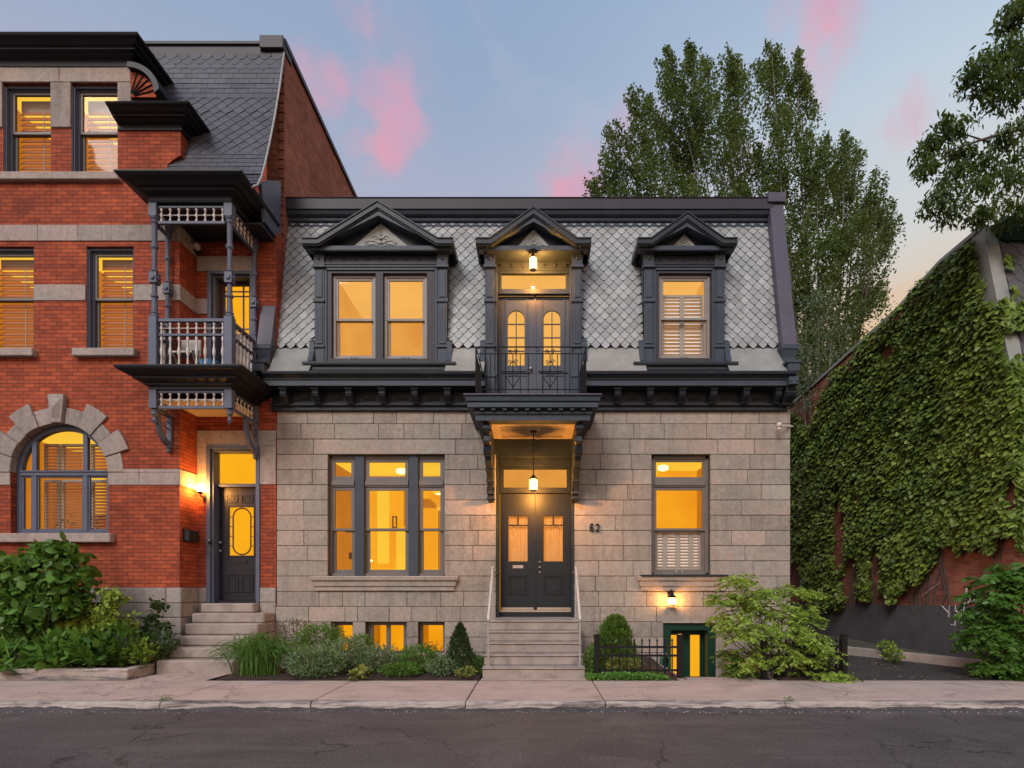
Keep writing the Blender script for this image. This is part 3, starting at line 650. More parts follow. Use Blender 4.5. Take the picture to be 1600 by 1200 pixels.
# underlay is cut out for the dormers by building it in strips
ub = MB()
def strips(mbx, a, b, zmin=0):
    for (y0, z0), (y1, z1) in zip(SP, SP[1:]):
        if z1 <= zmin: continue
        if z0 < zmin: y0 += (y1-y0)*(zmin-z0)/(z1-z0); z0 = zmin
        mbx.add([(a, y0+.02, z0), (b, y0+.02, z0), (b, y1+.02, z1), (a, y1+.02, z1)], [(0, 1, 2, 3)])
for a, b in gaps: strips(ub, a, b)
for cx, hw in DORM: strips(ub, cx-hw, cx+hw, 8.25)
ub.build('roof_underlay', M['underlay_lip_shade'], house)
MB().box(-5.2, 5.1, .66, 11.1, 9.34, 9.42).build('flat_roof', M['cap_dark'], house)
tl = MB(); scaled_tiles(tl, -5.265, 5.02, SP, .2, .1125, shield(.2, .1125), .016)
clip_hole(tl, [lambda c, cx=cx, hw=hw: abs(c[0]-cx) < hw+.01 and c[2] < 8.3 for cx, hw in DORM])
tl.build('scale_tile_roof', [M['tile'], M['underlay_lip_shade']], house)
# top moulding and metal coping
TP = [(0, 9.16), (.04, 9.16), (.05, 9.20), (.03, 9.22), (.03, 9.27), (.07, 9.29), (.08, 9.32), (.05, 9.33), (.05, 9.36), (.12, 9.40), (.14, 9.44), (.15, 9.47), (-.1, 9.47)]
MB().sweep([(-5.27, .62), (5.03, .62)], TP).build('top_moulding', M['trim_mid'], house, bevel=.003)
MB().box(-5.27, 5.03, .44, .80, 9.472, 9.70).box(-5.27, 5.03, .42, .82, 9.70, 9.715).build('roof_coping', M['cap_dark'], house, bevel=.006)
def side_coping(xa, xb, top, name='side_coping'):
    P = [(-.20, 6.34), (-.16, 6.50), (.02, 7.3), (.20, 8.2), (.34, 8.95), (.46, 9.60)]; P = [p for p in P if p[1] < top]; last = P[-1]
    if top < 9: P.append((last[0]+(top-last[1])*.2, top))
    m_ = MB().plate(P+[(P[-1][0]+.5, P[-1][1]), (.8, 6.34)], [], xa, xb, 'yz'); 
    return m_.build(name, M['coping'], house, bevel=.01)
side_coping(4.955, 5.245, 10); MB().box(4.905, 5.275, .40, .95, 9.60, 9.80).box(4.955, 5.245, .9, 11, 9.30, 9.62).build('coping_cap', M['coping'], house, bevel=.008)
side_coping(-5.57, -5.27, 8.25)
for xa, xb in ((4.95, 5.22), (-5.56, -5.30)):
    mb = MB().sweep([(xa+.03, .3), (xa+.03, -.16), (xb-.03, -.16), (xb-.03, .3)], [(-.15, 5.96), (.01, 5.96), (.02, 6.10), (.05, 6.22), (.07, 6.26), (.07, 6.335), (-.15, 6.335)])
    mb.box(xa+.02, xb-.02, -.40, .2, 5.745, 5.955).box(xa-.02, xb+.02, -.42, .2, 5.90, 5.958)
    for s in (-.06, .06): mb.sphere(((xa+xb)/2+s-.04, -.49, 5.52), .025, 8, 6)
    mb.box(xa+.0, xb-.08, -.49, -.36, 5.45, 5.60).build('coping_bracket', M['trim_mid'], house, bevel=.006)
console(MB(), 5.05, .20, 5.14, 5.45, .34, -.03).build('corner_console', M['trim'], house, bevel=.01)
# ================================================================ dormers
YF = -.05
def dormer(cx, hb, hl, zpk, ear, kind):
    """hb half width of the body, hl half width of the cornice lip, zpk peak of the pediment"""
    zc0, zc1 = 8.23, 8.42; ybk = .75
    open_front = kind == 'door'
    zb = 5.74 if open_front else 5.93; pw = .19
    dm = link('dormer', None, house)
    for s in (-1, 1):                                            # cheek walls
        d = MB(); d.box(cx+s*hb, cx+s*(hb-.10), YF+.03, ybk, zb, zc0)
        P = [(YF+.2, 6.62), (YF-.02, 6.45), (YF-.03, 6.25), (YF-.12, 6.05), (YF-.10, zb), (YF+.3, zb)]
        d.plate(P, [], cx+s*(hb+.10), cx+s*hb, 'yz'); d.build('cheek', M['trim_mid'], dm, bevel=.006)
    for s in (-1, 1):                                            # pilasters
        xa, xb = sorted((cx+s*hb, cx+s*(hb-pw))); p = MB()
        p.box(xa, xb, YF, YF+.12, zb+.03, 8.08).box(xa-.02, xb+.02, YF-.03, YF+.10, 7.26, 7.30).box(xa-.015, xb+.015, YF-.02, YF+.1, 7.30, 7.34)
        p.box(xa+.035, xb-.035, YF-.018, YF, 7.36, 7.90).box(xa+.03, xb-.03, YF-.018, YF, 6.42, 7.2).box(xa-.015, xb+.015, YF-.03, YF+.1, 6.34, 6.39)
        p.box(xa-.01, xb+.01, YF-.03, YF+.1, 8.0, 8.04).box(xa-.03, xb+.03, YF-.05, YF+.1, 7.95, 8.0).box(xa-.01, xb+.01, YF-.025, YF+.1, 8.04, 8.23)
        for k in range(3): p.box(xa+.05+k*.034, xa+.062+k*.034, YF-.024, YF-.017, 6.48, 7.14)
        p.sphere(((xa+xb)/2, YF-.03, 8.13), .03, 8, 6, 1)
        p.box(xa-.02, xb+.02, YF-.04, YF+.1, zb, zb+.10)
        p.build('pilaster', M['trim_mid'], dm, bevel=.004)
    # pediment
    pth = [(cx-hl, zc1-.005), (cx-hl+ear, zc1-.005), (cx, zpk), (cx+hl-ear, zc1-.005), (cx+hl, zc1-.005)]
    q = MB(); yl = YF-.28
    q.ribbon(pth, 0, .03, yl, ybk).ribbon(pth, .03, .12, yl+.02, ybk).ribbon(pth, .12, .145, yl+.045, ybk)
    mm = q.build('pediment_moulding', M['trim'], dm, bevel=.006)
    q = MB(); inner = [(cx-hl+ear*.75, zc0+.10), (cx, zpk-.175), (cx+hl-ear*.75, zc0+.10)]
    q.ribbon(inner, 0, .085, yl+.07, YF+.3)
    q.sweep([(cx-hl+.05, YF+.35), (cx-hl+.05, yl+.13), (cx+hl-.05, yl+.13), (cx+hl-.05, YF+.35)], [(-.28, zc0), (0, zc0), (0, zc0+.09), (-.28, zc0+.09)])
    for s in (-1, 1): q.box(cx+s*(hl-.05), cx+s*(hl-.33), YF, ybk, zc0, zc0+.10)
    q.build('pediment_fascia', M['trim_mid'], dm, bevel=.005)
    q = MB(); slope = (zpk-.17-zc0-.11)/(hl-ear*.6)
    # deep soffit inside the pediment, then the pale tympanum with its cast ornament
    q.plate([(cx-hl+.1, zc0+.10), (cx+hl-.1, zc0+.10), (cx+hl-.15, zc1-.13), (cx+hl-ear, zc1-.12), (cx, zpk-.14), (cx-hl+ear, zc1-.12), (cx-hl+.15, zc1-.13)], [], YF+.03, YF+.2)
    q.build('pediment_back', M['trim'], dm)
    tw = {True: .64, False: .30}[hl > 1.2] if hl != 1.145 else .39; th = zpk-.29-zc0-.09
    tri = [(cx-tw, zc0+.085), (cx+tw, zc0+.085), (cx, zc0+.09+th)]
    MB().plate(tri, [], YF+.0, YF+.03).build('tympanum', M['ornament'], dm)
    q = MB(); acanthus(q, cx, zc0+.11, tw*1.5, th*.80, YF-.005, .011 if hl > 1.2 else .007); q.build('leaf_ornament', M['ornament'], dm, smooth=True)
    # side returns of the cornice, stepped mouldings running back to the tiles
    q = MB()
    for s in (-1, 1):
        for k, (o, za, zz_) in enumerate(((.02, zc1-.05, zc1-.012), (.045, zc1-.10, zc1-.05), (.075, zc1-.145, zc1-.10))): q.box(cx+s*(hl-o), cx+s*(hl-.25), yl+.05+o, ybk, za, zz_)
        q.box(cx+s*(hl-.12), cx+s*(hb-.02), YF+.0, ybk, zc0-.004, zc0+.02)
    q.build('cornice_return', M['trim'], dm, bevel=.004)
    # frieze
    yfz = YF+.02 if not open_front else YF+.26
    q = MB().box(cx-hb+pw, cx+hb-pw, yfz, yfz+.08, 8.05, 8.23); q.box(cx-hb+pw, cx+hb-pw, yfz-.03, yfz+.05, 7.97, 8.05).box(cx-hb+pw, cx+hb-pw, yfz-.045, yfz+.05, 8.02, 8.052)
    if not open_front: q.box(cx-hb+pw-.02, cx+hb-pw+.02, YF-.14, YF+.05, 8.215, 8.228)
    else: q.box(cx-hb+.03, cx+hb-.03, YF-.14, YF+.3, 8.215, 8.228)
    q.build('frieze', M['trim'] if not open_front else M['trim_mid'], dm, bevel=.004)
    n = {1: 9, 2: 7, 3: 5}[1 if hb > 1.2 else (2 if open_front else 3)]; q = MB()
    for i in range(n):
        x = cx-(hb-pw)+(i+.5)*2*(hb-pw)/n; q.sphere((x, yfz-.005, 8.155), .026, 8, 5); q.box(x-.03, x+.03, yfz-.012, yfz, 8.10, 8.113)
    q.build('frieze_studs', M['trim'], dm)
    return dm
def sash_dormer(cx, hb, hl, zpk, ear, xs, zs0, zs1, zmid, shutters=False, sill=(0, 0)):
    dm = dormer(cx, hb, hl, zpk, ear, 'window'); pw = .19; yw = YF+.10
    xi0, xi1 = cx-hb+pw, cx+hb-pw
    holes_ = [[(a, zs0), (b, zs0), (b, zs1), (a, zs1)] for a, b in xs]
    MB().plate([(xi0, 5.95), (xi1, 5.95), (xi1, 7.97), (xi0, 7.97)], holes_, YF+.03, YF+.16).build('window_casing', M['cap_dark'], dm, bevel=.006)
    MB().frame(xi0+.005, xi1-.005, 5.97, 7.965, YF+.005, YF+.03, .05, .05, .02).build('casing_moulding', M['trim_mid'], dm, bevel=.006)
    for a, b in xs:
        MB().frame(a+.004, b-.004, zs0+.004, zs1-.004, yw, yw+.08, .055).build('window_frame', M['sash'], dm, bevel=.005)
        sash_pair(dm, a+.058, b-.058, zs0+.05, zmid, zs1-.055, yw+.02, .05, M['sash'])
        for k in (-1, 0, 1): MB().sphere(((a+b)/2+k*.06, yw-.002, zs0+.03), .014, 7, 5).build('sash_lift', M['iron'], dm)
        if shutters:
            louvres(dm, a+.10, b-.10, zs0+.10, zs1-.32, yw+.20, .075, 68, True, 'shutter', True, [(a+b)/2], M['blind_pale'])
    x0, x1 = sill
    P = [(-.02, 5.745), (.03, 5.745), (.03, 5.82), (.055, 5.825), (.055, 5.86), (.035, 5.865), (.035, 5.90), (.075, 5.915), (.085, 5.95), (.085, 5.985), (-.02, 5.99)]
    MB().sweep([(x0, .5), (x0, YF-.12), (x1, YF-.12), (x1, .5)], P).build('dormer_sill', M['trim'], dm, bevel=.003)
    room(dm, xi0-.0, xi1+.0, 5.99, 8.15, YF+.36, 2.6, GLOWU(), [(1, xi0+.30, xi0+.42, 2.4, 2.58, 6.0, 7.0)] if not shutters else None)
    return dm
d1 = sash_dormer(-3.12, 1.34, 1.50, 9.15, .30, [(X(520, 11.75), X(588, 11.75)), (X(600, 11.75), X(668, 11.75))], Z(562, 11.75), Z(430, 11.75), Z(498.5, 11.75), sill=(X(480, 11.5), X(706, 11.5)))
d1['label'] = 'wide dormer with a pair of sash windows'
d3 = sash_dormer(3.02, .815, .99, 8.93, .26, [(X(1028.5, 11.75), X(1109.5, 11.75))], Z(561.5, 11.75), Z(430, 11.75), Z(497, 11.75), True, sill=(X(996, 11.5), X(1146, 11.5)))
d3['label'] = 'dormer with one sash window and white shutters'
# ---- door dormer
d2 = dormer(-.03, .98, 1.145, 9.03, .27, 'door'); d2['label'] = 'dormer with glazed double doors to the balcony'
cx = -.03; YD2 = .30; D2 = DC+YD2; xi0, xi1 = X(776.5, D2), X(895.5, D2)
t0, t1 = Z(455, D2), Z(431, D2); h0 = Z(463, D2)
MB().plate([(cx-.80, h0), (cx+.80, h0), (cx+.80, 8.0), (cx-.80, 8.0)], [[(X(784, D2), t0), (X(883.5, D2), t0), (X(883.5, D2), t1), (X(784, D2), t1)]], YD2-.10, YD2+.0).build('transom_frame', M['trim_mid'], d2, bevel=.008)
pane(d2, X(784, D2), X(883.5, D2), t0, t1, YD2-.05)
MB().box(cx-.80, xi0+.03, YF+.08, YD2+.05, 4.9, h0).box(xi1-.03, cx+.80, YF+.08, YD2+.05, 4.9, h0).box(cx-.8, cx-.74, YF+.04, YD2, 4.9, 7.98).box(cx+.74, cx+.8, YF+.04, YD2, 4.9, 7.98).build('door_jamb', M['trim_mid'], d2, bevel=.008)
for a, b in ((cx-1.0, cx-.78), (cx+.78, cx+1.0)): MB().box(a, b, YF-.02, .3, 4.9, 5.77).build('plinth', M['trim_mid'], d2, bevel=.006)
xm = X(836, D2)
def arch_pts(a, b, zb, zt, n=10):
    r = (b-a)/2; c = (a+b)/2; return [(a, zb), (b, zb)]+[(c+r*math.cos(math.pi*i/n), zt-r+r*math.sin(math.pi*i/n)) for i in range(n+1)]
for s, (a, b, ga, gb) in enumerate(((xi0+.03, xm-.006, X(793.5, D2), X(819.5, D2)), (xm+.006, xi1-.03, X(849.5, D2), X(875.5, D2)))):
    g0_, g1_ = Z(571, D2), Z(485, D2)
    lf = MB().plate([(a, 4.96), (b, 4.96), (b, h0), (a, h0)], [arch_pts(ga, gb, g0_, g1_)], YD2, YD2+.05)
    gc = (ga+gb)/2; lf.box(gc-.011, gc+.011, YD2+.006, YD2+.04, g0_, g1_)
    for k in (1, 2, 3): z = g0_+(g1_-g0_)*(.02+k*.245); lf.box(ga, gb, YD2+.008, YD2+.038, z-.01, z+.01)
    lf = lf.build('balcony_door', M['door_grey'], d2, bevel=.003)
    q = MB().frame(a+.14, b-.14, g0_-.12, h0-.05, YD2-.015, YD2, .02).frame(a+.14, b-.14, 5.05, g0_-.20, YD2-.015, YD2, .025).box(a+.08, b-.08, YD2-.03, YD2, g0_-.16, g0_-.135)
    q.build('door_moulding', M['door_grey'], lf, bevel=.003)
    MB().box(ga, gb, YD2+.03, YD2+.035, g0_, g1_).build('pane', M['glass'], lf)
MB().box(xm-.018, xm+.018, YD2-.02, YD2+.02, 4.96, h0).build('astragal', M['coping'], d2)
MB().sphere((X(829, D2), YD2-.05, Z(577, D2)), .035, 10, 8).build('door_knob', M['brass'], d2)
room(d2, cx-.78, cx+.78, 4.9, 8.15, YD2+.14, 2.4, [M['glow_up_hi'], M['glow_up_hi'], M['glow_up'], M['sash'], M['blind']])
# ================================================================ entrance canopy that carries the balcony
FL = 4.93
q = MB().sweep([(-1.075, .0), (-1.075, -1.32), (.995, -1.32), (.995, .0)],
     [(-.25, 4.50), (0, 4.50), (0, 4.60), (.03, 4.61), (.03, 4.66), (.0, 4.665), (.0, 4.69), (.13, 4.70), (.13, 4.785), (.11, 4.79), (.11, 4.80), (.15, 4.805), (.165, 4.89), (-.25, 4.895)])
cn = q.build('entrance_canopy', M['trim_mid'], house, bevel=.004)
MB().box(-1.27, 1.185, -1.515, 0, 4.896, 4.925).build('balcony_floor', M['coping'], cn, bevel=.006)
dn = None
for i in range(10):
    x = -1.075+.13+i*(2.07-.26)/9
    if dn is None: dn = MB().box(x-.035, x+.035, -1.42, -1.32, 4.662, 4.698).build('dentil', M['trim_mid'], cn, at=(x, -1.4, 4.68))
    else: dup(dn, (x-WP[dn.name].x, 0, 0), cn)
MB().box(-1.072, .992, -1.335, -1.321, 4.612, 4.66).build('dark_band', M['black_trim'], cn)
q = MB().box(-.83, .75, -1.07, .0, 4.56, 4.6)
for i in range(9): y = -1.04+i*.115; q.box(-.80, .72, y, y+.10, 4.535, 4.56)
q.box(-.83, -.65, -1.07, -.0, 4.50, 4.534).box(.57, .75, -1.07, 0, 4.50, 4.534).box(-.65, .57, -1.07, -.93, 4.502, 4.534).box(-.65, .57, -.13, 0, 4.502, 4.534).box(-.20, .12, -.93, -.13, 4.503, 4.534)
q.build('boarded_ceiling', M['wood_ceiling'], cn, bevel=.005)
MB().box(-.83, .75, -.03, .12, 4.2, 4.499).build('canopy_back', M['trim'], cn)
def big_bracket(cx, w=.125):
    P = [(0, 4.50), (-1.20, 4.50), (-1.22, 4.36), (-1.12, 4.28), (-1.13, 4.18), (-1.02, 4.12), (-.98, 4.0), (-.86, 3.98), (-.83, 3.88), (-.62, 3.82), (-.42, 3.70), (-.28, 3.52), (-.22, 3.42), (-.24, 3.36), (-.17, 3.33), (-.18, 3.24), (0, 3.22)]
    m_ = MB().plate(P, [], cx-w/2, cx+w/2, 'yz')
    for (y, z, r) in ((-1.10, 4.40, .085), (-.95, 4.06, .07), (-.20, 3.45, .06)):
        for s in (-1, 1): m_.tube([(cx+s*(w/2+.008), y+r*(1-.7*i/14)*math.cos(i*.62), z+r*(1-.7*i/14)*math.sin(i*.62)) for i in range(15)], .012, 5)
    for k, (y, z) in enumerate(((-1.21, 4.41), (-1.06, 4.20), (-.90, 3.99), (-.55, 3.78), (-.33, 3.60), (-.22, 3.38), (-.175, 3.28))): m_.box(cx-w/2-.016, cx+w/2+.016, y-.03, y+.06, z-.03, z+.03)
    return m_.build('scroll_bracket', M['trim'], cn, bevel=.008)
big_bracket(-.885); big_bracket(.805)
# wrought iron railing
xl, xr, yfr = X(744, 10.3), X(915, 10.3), -1.40; zt = 5.79; rl = MB()
def bar(a, b, r=.010): rl.tube([a, b], r, 5)
for z, r in ((zt, .014), (zt-.12, .010), (FL+.10, .012)):
    rl.tube([(xl, 0.05, z), (xl, yfr, z), (xr, yfr, z), (xr, .05, z)], r, 5)
for px in (750, 766.5, 790, 813, 825.5, 848, 871, 883, 904): bar((X(px, 10.3), yfr, FL-.01), (X(px, 10.3), yfr, zt-.12), .008)
for x in (xl, xr):
    bar((x, yfr, FL-.02), (x, yfr, zt), .016)
    for k in range(1, 11): bar((x, yfr+k*.13, FL-.01), (x, yfr+k*.13, zt-.12), .008)
for cxr in (X(801.5, 10.3), X(859.5, 10.3)):
    bar((cxr, yfr, FL+.1), (cxr, yfr, zt-.12), .009)
    rl.tube([(cxr-.22, yfr-.005, FL+.42), (cxr+.22, yfr-.005, FL+.42)], .009, 5)
    for s in (-1, 1):
        bar((cxr, yfr, FL+.14), (cxr+s*.12, yfr, FL+.32), .008); rl.tube(scroll_pts(cxr+s*.05, FL+.355, .035, 0, 1.3, yfr, sgn=s), .006, 4)
        bar((cxr, yfr, FL+.62), (cxr+s*.10, yfr, FL+.47), .007); rl.tube(scroll_pts(cxr+s*.05, FL+.60, .04, 0, 1.3, yfr, sgn=s), .006, 4)
        rl.tube(scroll_pts(cxr+s*.05, FL+.78, .042, 0, 1.4, yfr, sgn=s), .007, 4)
for px in (757, 778, 840, 895): rl.tube(scroll_pts(X(px, 10.3), zt-.06, .045, 0, 1.3, yfr), .006, 4)
rl.build('iron_railing', M['iron'], cn)
# ================================================================ fittings on the stone house (things of their own)
def point(name, loc, energy, parent, col=(1, .40, .07), r=.04):
    l = bpy.data.lights.new(name, 'POINT'); l.energy = energy; l.color = col; l.shadow_soft_size = r
    o = bpy.data.objects.new(name, l); COL.objects.link(o); o.location = loc; o.parent = parent; o.matrix_parent_inverse = Matrix.Translation(-WP[parent.name]); return o
def lantern(th, x, y, z0, z1, r, energy, drop=None, off=.0):
    """four-sided glass lantern with metal cap, corner bars and base"""
    MB().lathe(x, y, [(r*1.02, z1), (r*1.1, z1+.012), (r*.6, z1+.05), (r*.22, z1+.085), (.012, z1+.10)], 6).build('lantern_cap', M['iron'], th)
    g = MB().lathe(x, y, [(r*.92, z0+.01), (r*.92, z1-.005)], 6).build('lantern_glass', M['lamp'], th)
    q = MB()
    for i in range(6): a = 2*math.pi*i/6; q.tube([(x+r*math.cos(a), y+r*math.sin(a), z0), (x+r*math.cos(a), y+r*math.sin(a), z1)], .006, 4)
    q.lathe(x, y, [(r*.5, z0-.02), (r*1.04, z0), (r*1.04, z0+.012)], 6); q.build('lantern_cage', M['brass'], th)
    if drop: MB().tube([(x, y, z1+.09), (x, y, drop)], .009, 6).lathe(x, y, [(.06, drop-.02), (.07, drop-.005), (.07, drop)], 12).build('hanging_rod', M['iron'], th)
    point('lamp_light', (x, y-off, (z0+z1)/2), energy, th)
DL = 11.1
t1_ = thing('hanging_lantern', 'lit glass lantern hanging on a long rod before the front door transom', 'lantern', (X(833.5, DL), DL-DC, Z(757, DL)))
lantern(t1_, X(833.5, DL), DL-DC, Z(766.5, DL), Z(749, DL), .075, 210, 4.50)
t2_ = thing('hanging_lantern', 'lit glass lantern hanging under the middle dormer pediment above the balcony doors', 'lantern', (X(833, 11.5), -.2, Z(412, 11.5)))
lantern(t2_, X(833, 11.5), -.22, Z(423, 11.5), Z(404, 11.5), .072, 130, 8.21)
wl = thing('wall_lantern', 'small lit wall lantern below the right window and above the green basement door', 'lantern', (X(1050, 11.55), -.12, Z(938, 11.55)))
x = X(1050, 11.55); lantern(wl, x, -.17, Z(945, 11.55), Z(934, 11.55), .085, 34, None, .0)
MB().box(x-.05, x+.05, -.03, .0, 1.28, 1.42).tube([(x, -.02, 1.40), (x, -.10, 1.45), (x, -.17, 1.38)], .012, 6).build('wall_bracket', M['iron'], wl)
hn = thing('house_number', 'black metal house number 62 on the stone beside the front door', 'house number', (X(929.5), -.01, Z(824.5)))
def digit(pts, cx, cz, w, h, r=.011):
    m_ = MB(); m_.tube([(cx+w*(a-.5), -.022, cz+h*(b-.5)) for a, b in pts], r, 6)
    return m_.build('digit', M['iron'], hn)
six = [(.9, .84), (.72, .98), (.4, 1), (.15, .85), (.05, .5), (.1, .15), (.35, 0), (.65, 0), (.9, .15), (.95, .35), (.8, .52), (.5, .56), (.2, .48), (.08, .35)]
two = [(.05, .75), (.15, .93), (.42, 1), (.75, .95), (.92, .75), (.85, .55), (.5, .32), (.12, .08), (.05, .02), (.95, .02)]
digit(six, X(924.3), Z(824.5), .068, .145, .0135); digit(two, X(933.5), Z(824.5), .068, .145, .0135)
sc = thing('security_camera', 'white security camera on a short arm at the right corner of the stone house', 'camera', (5.1, -.1, Z(666)))
MB().sphere((X(1217.5, 11.5), -.20, Z(664, 11.5)), .055, 12, 8).sphere((X(1217.5, 11.5), -.20, Z(670, 11.5)), .035, 10, 6).build('camera_head', M['white_wood'], sc, smooth=True)
MB().tube([(X(1219, 11.5), -.19, Z(665.5, 11.5)), (5.24, .02, Z(666)), (5.22, .1, Z(666))], .018, 8).lathe(5.19, .06, [(.035, Z(668)), (.035, Z(663))], 10).build('camera_arm', M['white_wood'], sc)
cl_ = thing('ceiling_light', 'small white dome light on the boarded canopy ceiling beside the lantern rod', 'light', (X(840, 11.5), -.2, 4.5))
MB().lathe(X(840, 11.5), -.2, [(.05, 4.502), (.05, 4.48), (.035, 4.455), (.01, 4.445)], 12).build('dome', M['white_wood'], cl_, smooth=True)
def handrail(s, label):
    x = -.78 if s < 0 else .752
    t_ = thing('handrail', label, 'handrail', (x, -1.5, .18)); yT, yB = 10.64-DC, 9.62-DC
    MB().tube([(x, yT+.0, 1.80), (x, yT-.03, 1.86), (x, yB+.1, 1.06), (x, yB, .985), (x, yB-.012, .93)], .024, 8).build('rail', M['white_wood'], t_, smooth=True)
    MB().tube([(x, yB, .18), (x, yB, .97)], .018, 8).box(x-.05, x+.05, yB-.04, yB+.04, .176, .188).build('post', M['steel'], t_)
    MB().tube([(x, yT+.05, .88), (x, yT+.05, 1.80)], .018, 8).tube([(x, yT, 1.80), (x, .0, 1.78)], .012, 6).box(x-.05, x+.05, yT, yT+.1, .881, .893).build('post', M['steel'], t_)
handrail(-1, 'pale handrail on the left side of the front steps, nearer the planted bed')
handrail(1, 'pale handrail on the right side of the front steps, nearer the iron fence')
# ================================================================ the red brick house
red = thing('red_house', 'tall red brick house with stone bands, dark cornices and an arched window', 'house', (-9, -.5, 0))
YM = 11.15-DC                                   # main wall
YR = 0.0                                        # recessed entry wall
XC = X(280.5, 11.15)                            # corner of the recess
DM = 11.15
def W_(a, b, c, d_): return (X(a, DM), X(b, DM), Z(d_, DM), Z(c, DM))
wins3 = [W_(-98, -26, 130, 272), W_(5, 80, 130, 272), W_(112, 184.5, 130, 272)]
wins2 = [W_(-62, 53, 385, 546), W_(135, 208.5, 385, 546)]
wins2[0] = (X(-28, DM), X(53, DM), wins2[0][2], wins2[0][3])
AC, AZ, AR = X(93, DM), Z(738, DM), .945; AB = Z(833, DM)
arch = [(AC-AR, AB), (AC+AR, AB)]+[(AC+AR*math.cos(math.pi*i/24), AZ+AR*math.sin(math.pi*i/24)) for i in range(25)]
rect = lambda a, b, c, d_: [(a, c), (b, c), (b, d_), (a, d_)]
XL = -13.5; ZTOP = Z(107, DM); XR3 = X(205, DM)
body = MB()
BZ = Z(918, DM)
cellar = (X(122, DM), X(180, DM), .15, Z(943, DM))
body.plate([(XL, -.3), (XC, -.3), (XC, Z(262, DM)), (XC, 9.3), (XR3, 9.5), (XR3, ZTOP), (XL, ZTOP)], [rect(*w) for w in wins3+wins2]+[arch, rect(*cellar)], YM, YM+.28)
body.box(XC-.28, XC, YM+.28, YR+.3, -.3, 8.75)
body.box(XR3-.28, XR3, YM+.28, YR+1.2, 9.2, ZTOP)
DXa, DXb = X(323, DC), X(406.5, DC)
UX = (X(325, DC), X(397, DC), 5.4, Z(424, DC))
body.plate([(XC-.1, -.3), (-5.255, -.3), (-5.255, 8.75), (XC-.1, 8.75)], [rect(DXa, DXb, 1.18, Z(697, DC)), rect(*UX)], YR, YR+.28)
body.box(XL, -5.6, 3.0, 3.2, -.3, 12.4)
body.build('brick_wall', M['brick'], red)
# bay beside the slates
q = MB().plate([(X(185, DM), Z(270, DM)), (X(262, DM), Z(270, DM)), (X(262, DM), Z(258, DM)), (X(271, DM), Z(250, DM)), (X(283, DM), Z(243, DM)), (X(283, DM), Z(203, DM)), (X(185, DM), Z(203, DM))], [], YM-.012, YM+.9)
q.build('brick_bay', M['brick'], red)
# party wall rising above the stone house
PX0, PX1 = -5.62, -5.262
MB().box(PX0, PX1, .37, 12, 5.6, 12.86).build('party_wall', M['brick_old'], red)
q = MB()
for k in range(46):
    z = 8.2+k*.098
    if z < 12.6: q.box(PX1-.10, PX1+.012, .34 if k % 2 else .36, .42, z, z+.085)
q.build('toothed_brickwork', M['brick_old'], red)
MB().box(PX0-.06, PX1+.05, .34, 12.1, 12.86, 12.98).box(X(414, 12.2), PX1+.03, .25, .7, 12.70, 12.96).build('wall_coping', M['cap_dark'], red, bevel=.008)
MB().box(XL, X(414, 12.2)-.003, .32, .7, 12.62, 12.86).box(XL, X(414, 12.2)-.003, .28, .7, 12.80, 12.87).build('parapet', M['cap_dark'], red, bevel=.008)
# slates
RP = [(-1.05, 8.88), (-.82, 9.08), (-.66, 9.35), (-.55, 9.62), (-.34, 10.2), (-.10, 10.95), (.14, 11.8), (.33, 12.64)]
ub = MB()
for (a, b), (c, d_) in zip(RP, RP[1:]): ub.add([(-8.0 if b > 9.6 else -7.1, a+.03, b), (-5.25, a+.03, b), (-5.25, c+.03, d_), (-8.0 if b > 9.6 else -7.1, c+.03, d_)], [(0, 1, 2, 3)])
ub.build('slate_underlay', M['underlay_lip_shade'], red)
def band(z0, z1):
    out = []
    for (a, b), (c, d_) in zip(RP, RP[1:]):
        lo, hi = max(b, z0), min(d_, z1)
        if lo < hi:
            f = lambda z: a+(c-a)*(z-b)/(d_-b)
            if not out: out.append((f(lo), lo))
            out.append((f(hi), hi))
    return out
rectt = lambda r, w, e: [(-.488, 0), (.488, 0), (.488, e*2.1), (-.488, e*2.1)]
dia = lambda r, w, e: [(0, 0), (.49, e*.95), (.49, e*2.0), (-.49, e*2.0), (-.49, e*.95)]
oct_ = lambda r, w, e: [(-.18, 0), (.18, 0), (.48, .09), (.48, e*1.6), (-.48, e*1.6), (-.48, .09)]
tl = MB()
scaled_tiles(tl, -7.95, -5.245, band(8.90, 10.02), .255, .112, rectt, .008, .002)
scaled_tiles(tl, -7.95, -5.245, band(9.98, 11.50), .245, .122, dia, .010, .001)
scaled_tiles(tl, -7.95, -5.245, band(11.46, 12.30), .245, .135, rectt, .008, .002)
scaled_tiles(tl, -7.95, -5.245, band(12.22, 12.60), .245, .13, oct_, .008, .002)
clip_hole(tl, [lambda c: c[0] < -7.12 and c[2] < 9.7])
tl.build('slate_roof', [M['slate'], M['underlay_lip_shade']], red)
MB().tube([(-5.235, a-.02, b) for a, b in RP], .02, 6).build('roof_edge_strip', M['steel'], red, smooth=True)
MB().plate([(-.45, 8.62), (.22, 8.62), (.22, 9.9), (-.30, 9.55), (-.62, 9.25)], [], -5.33, -5.26, 'yz').build('roof_cheek', M['post'], red)
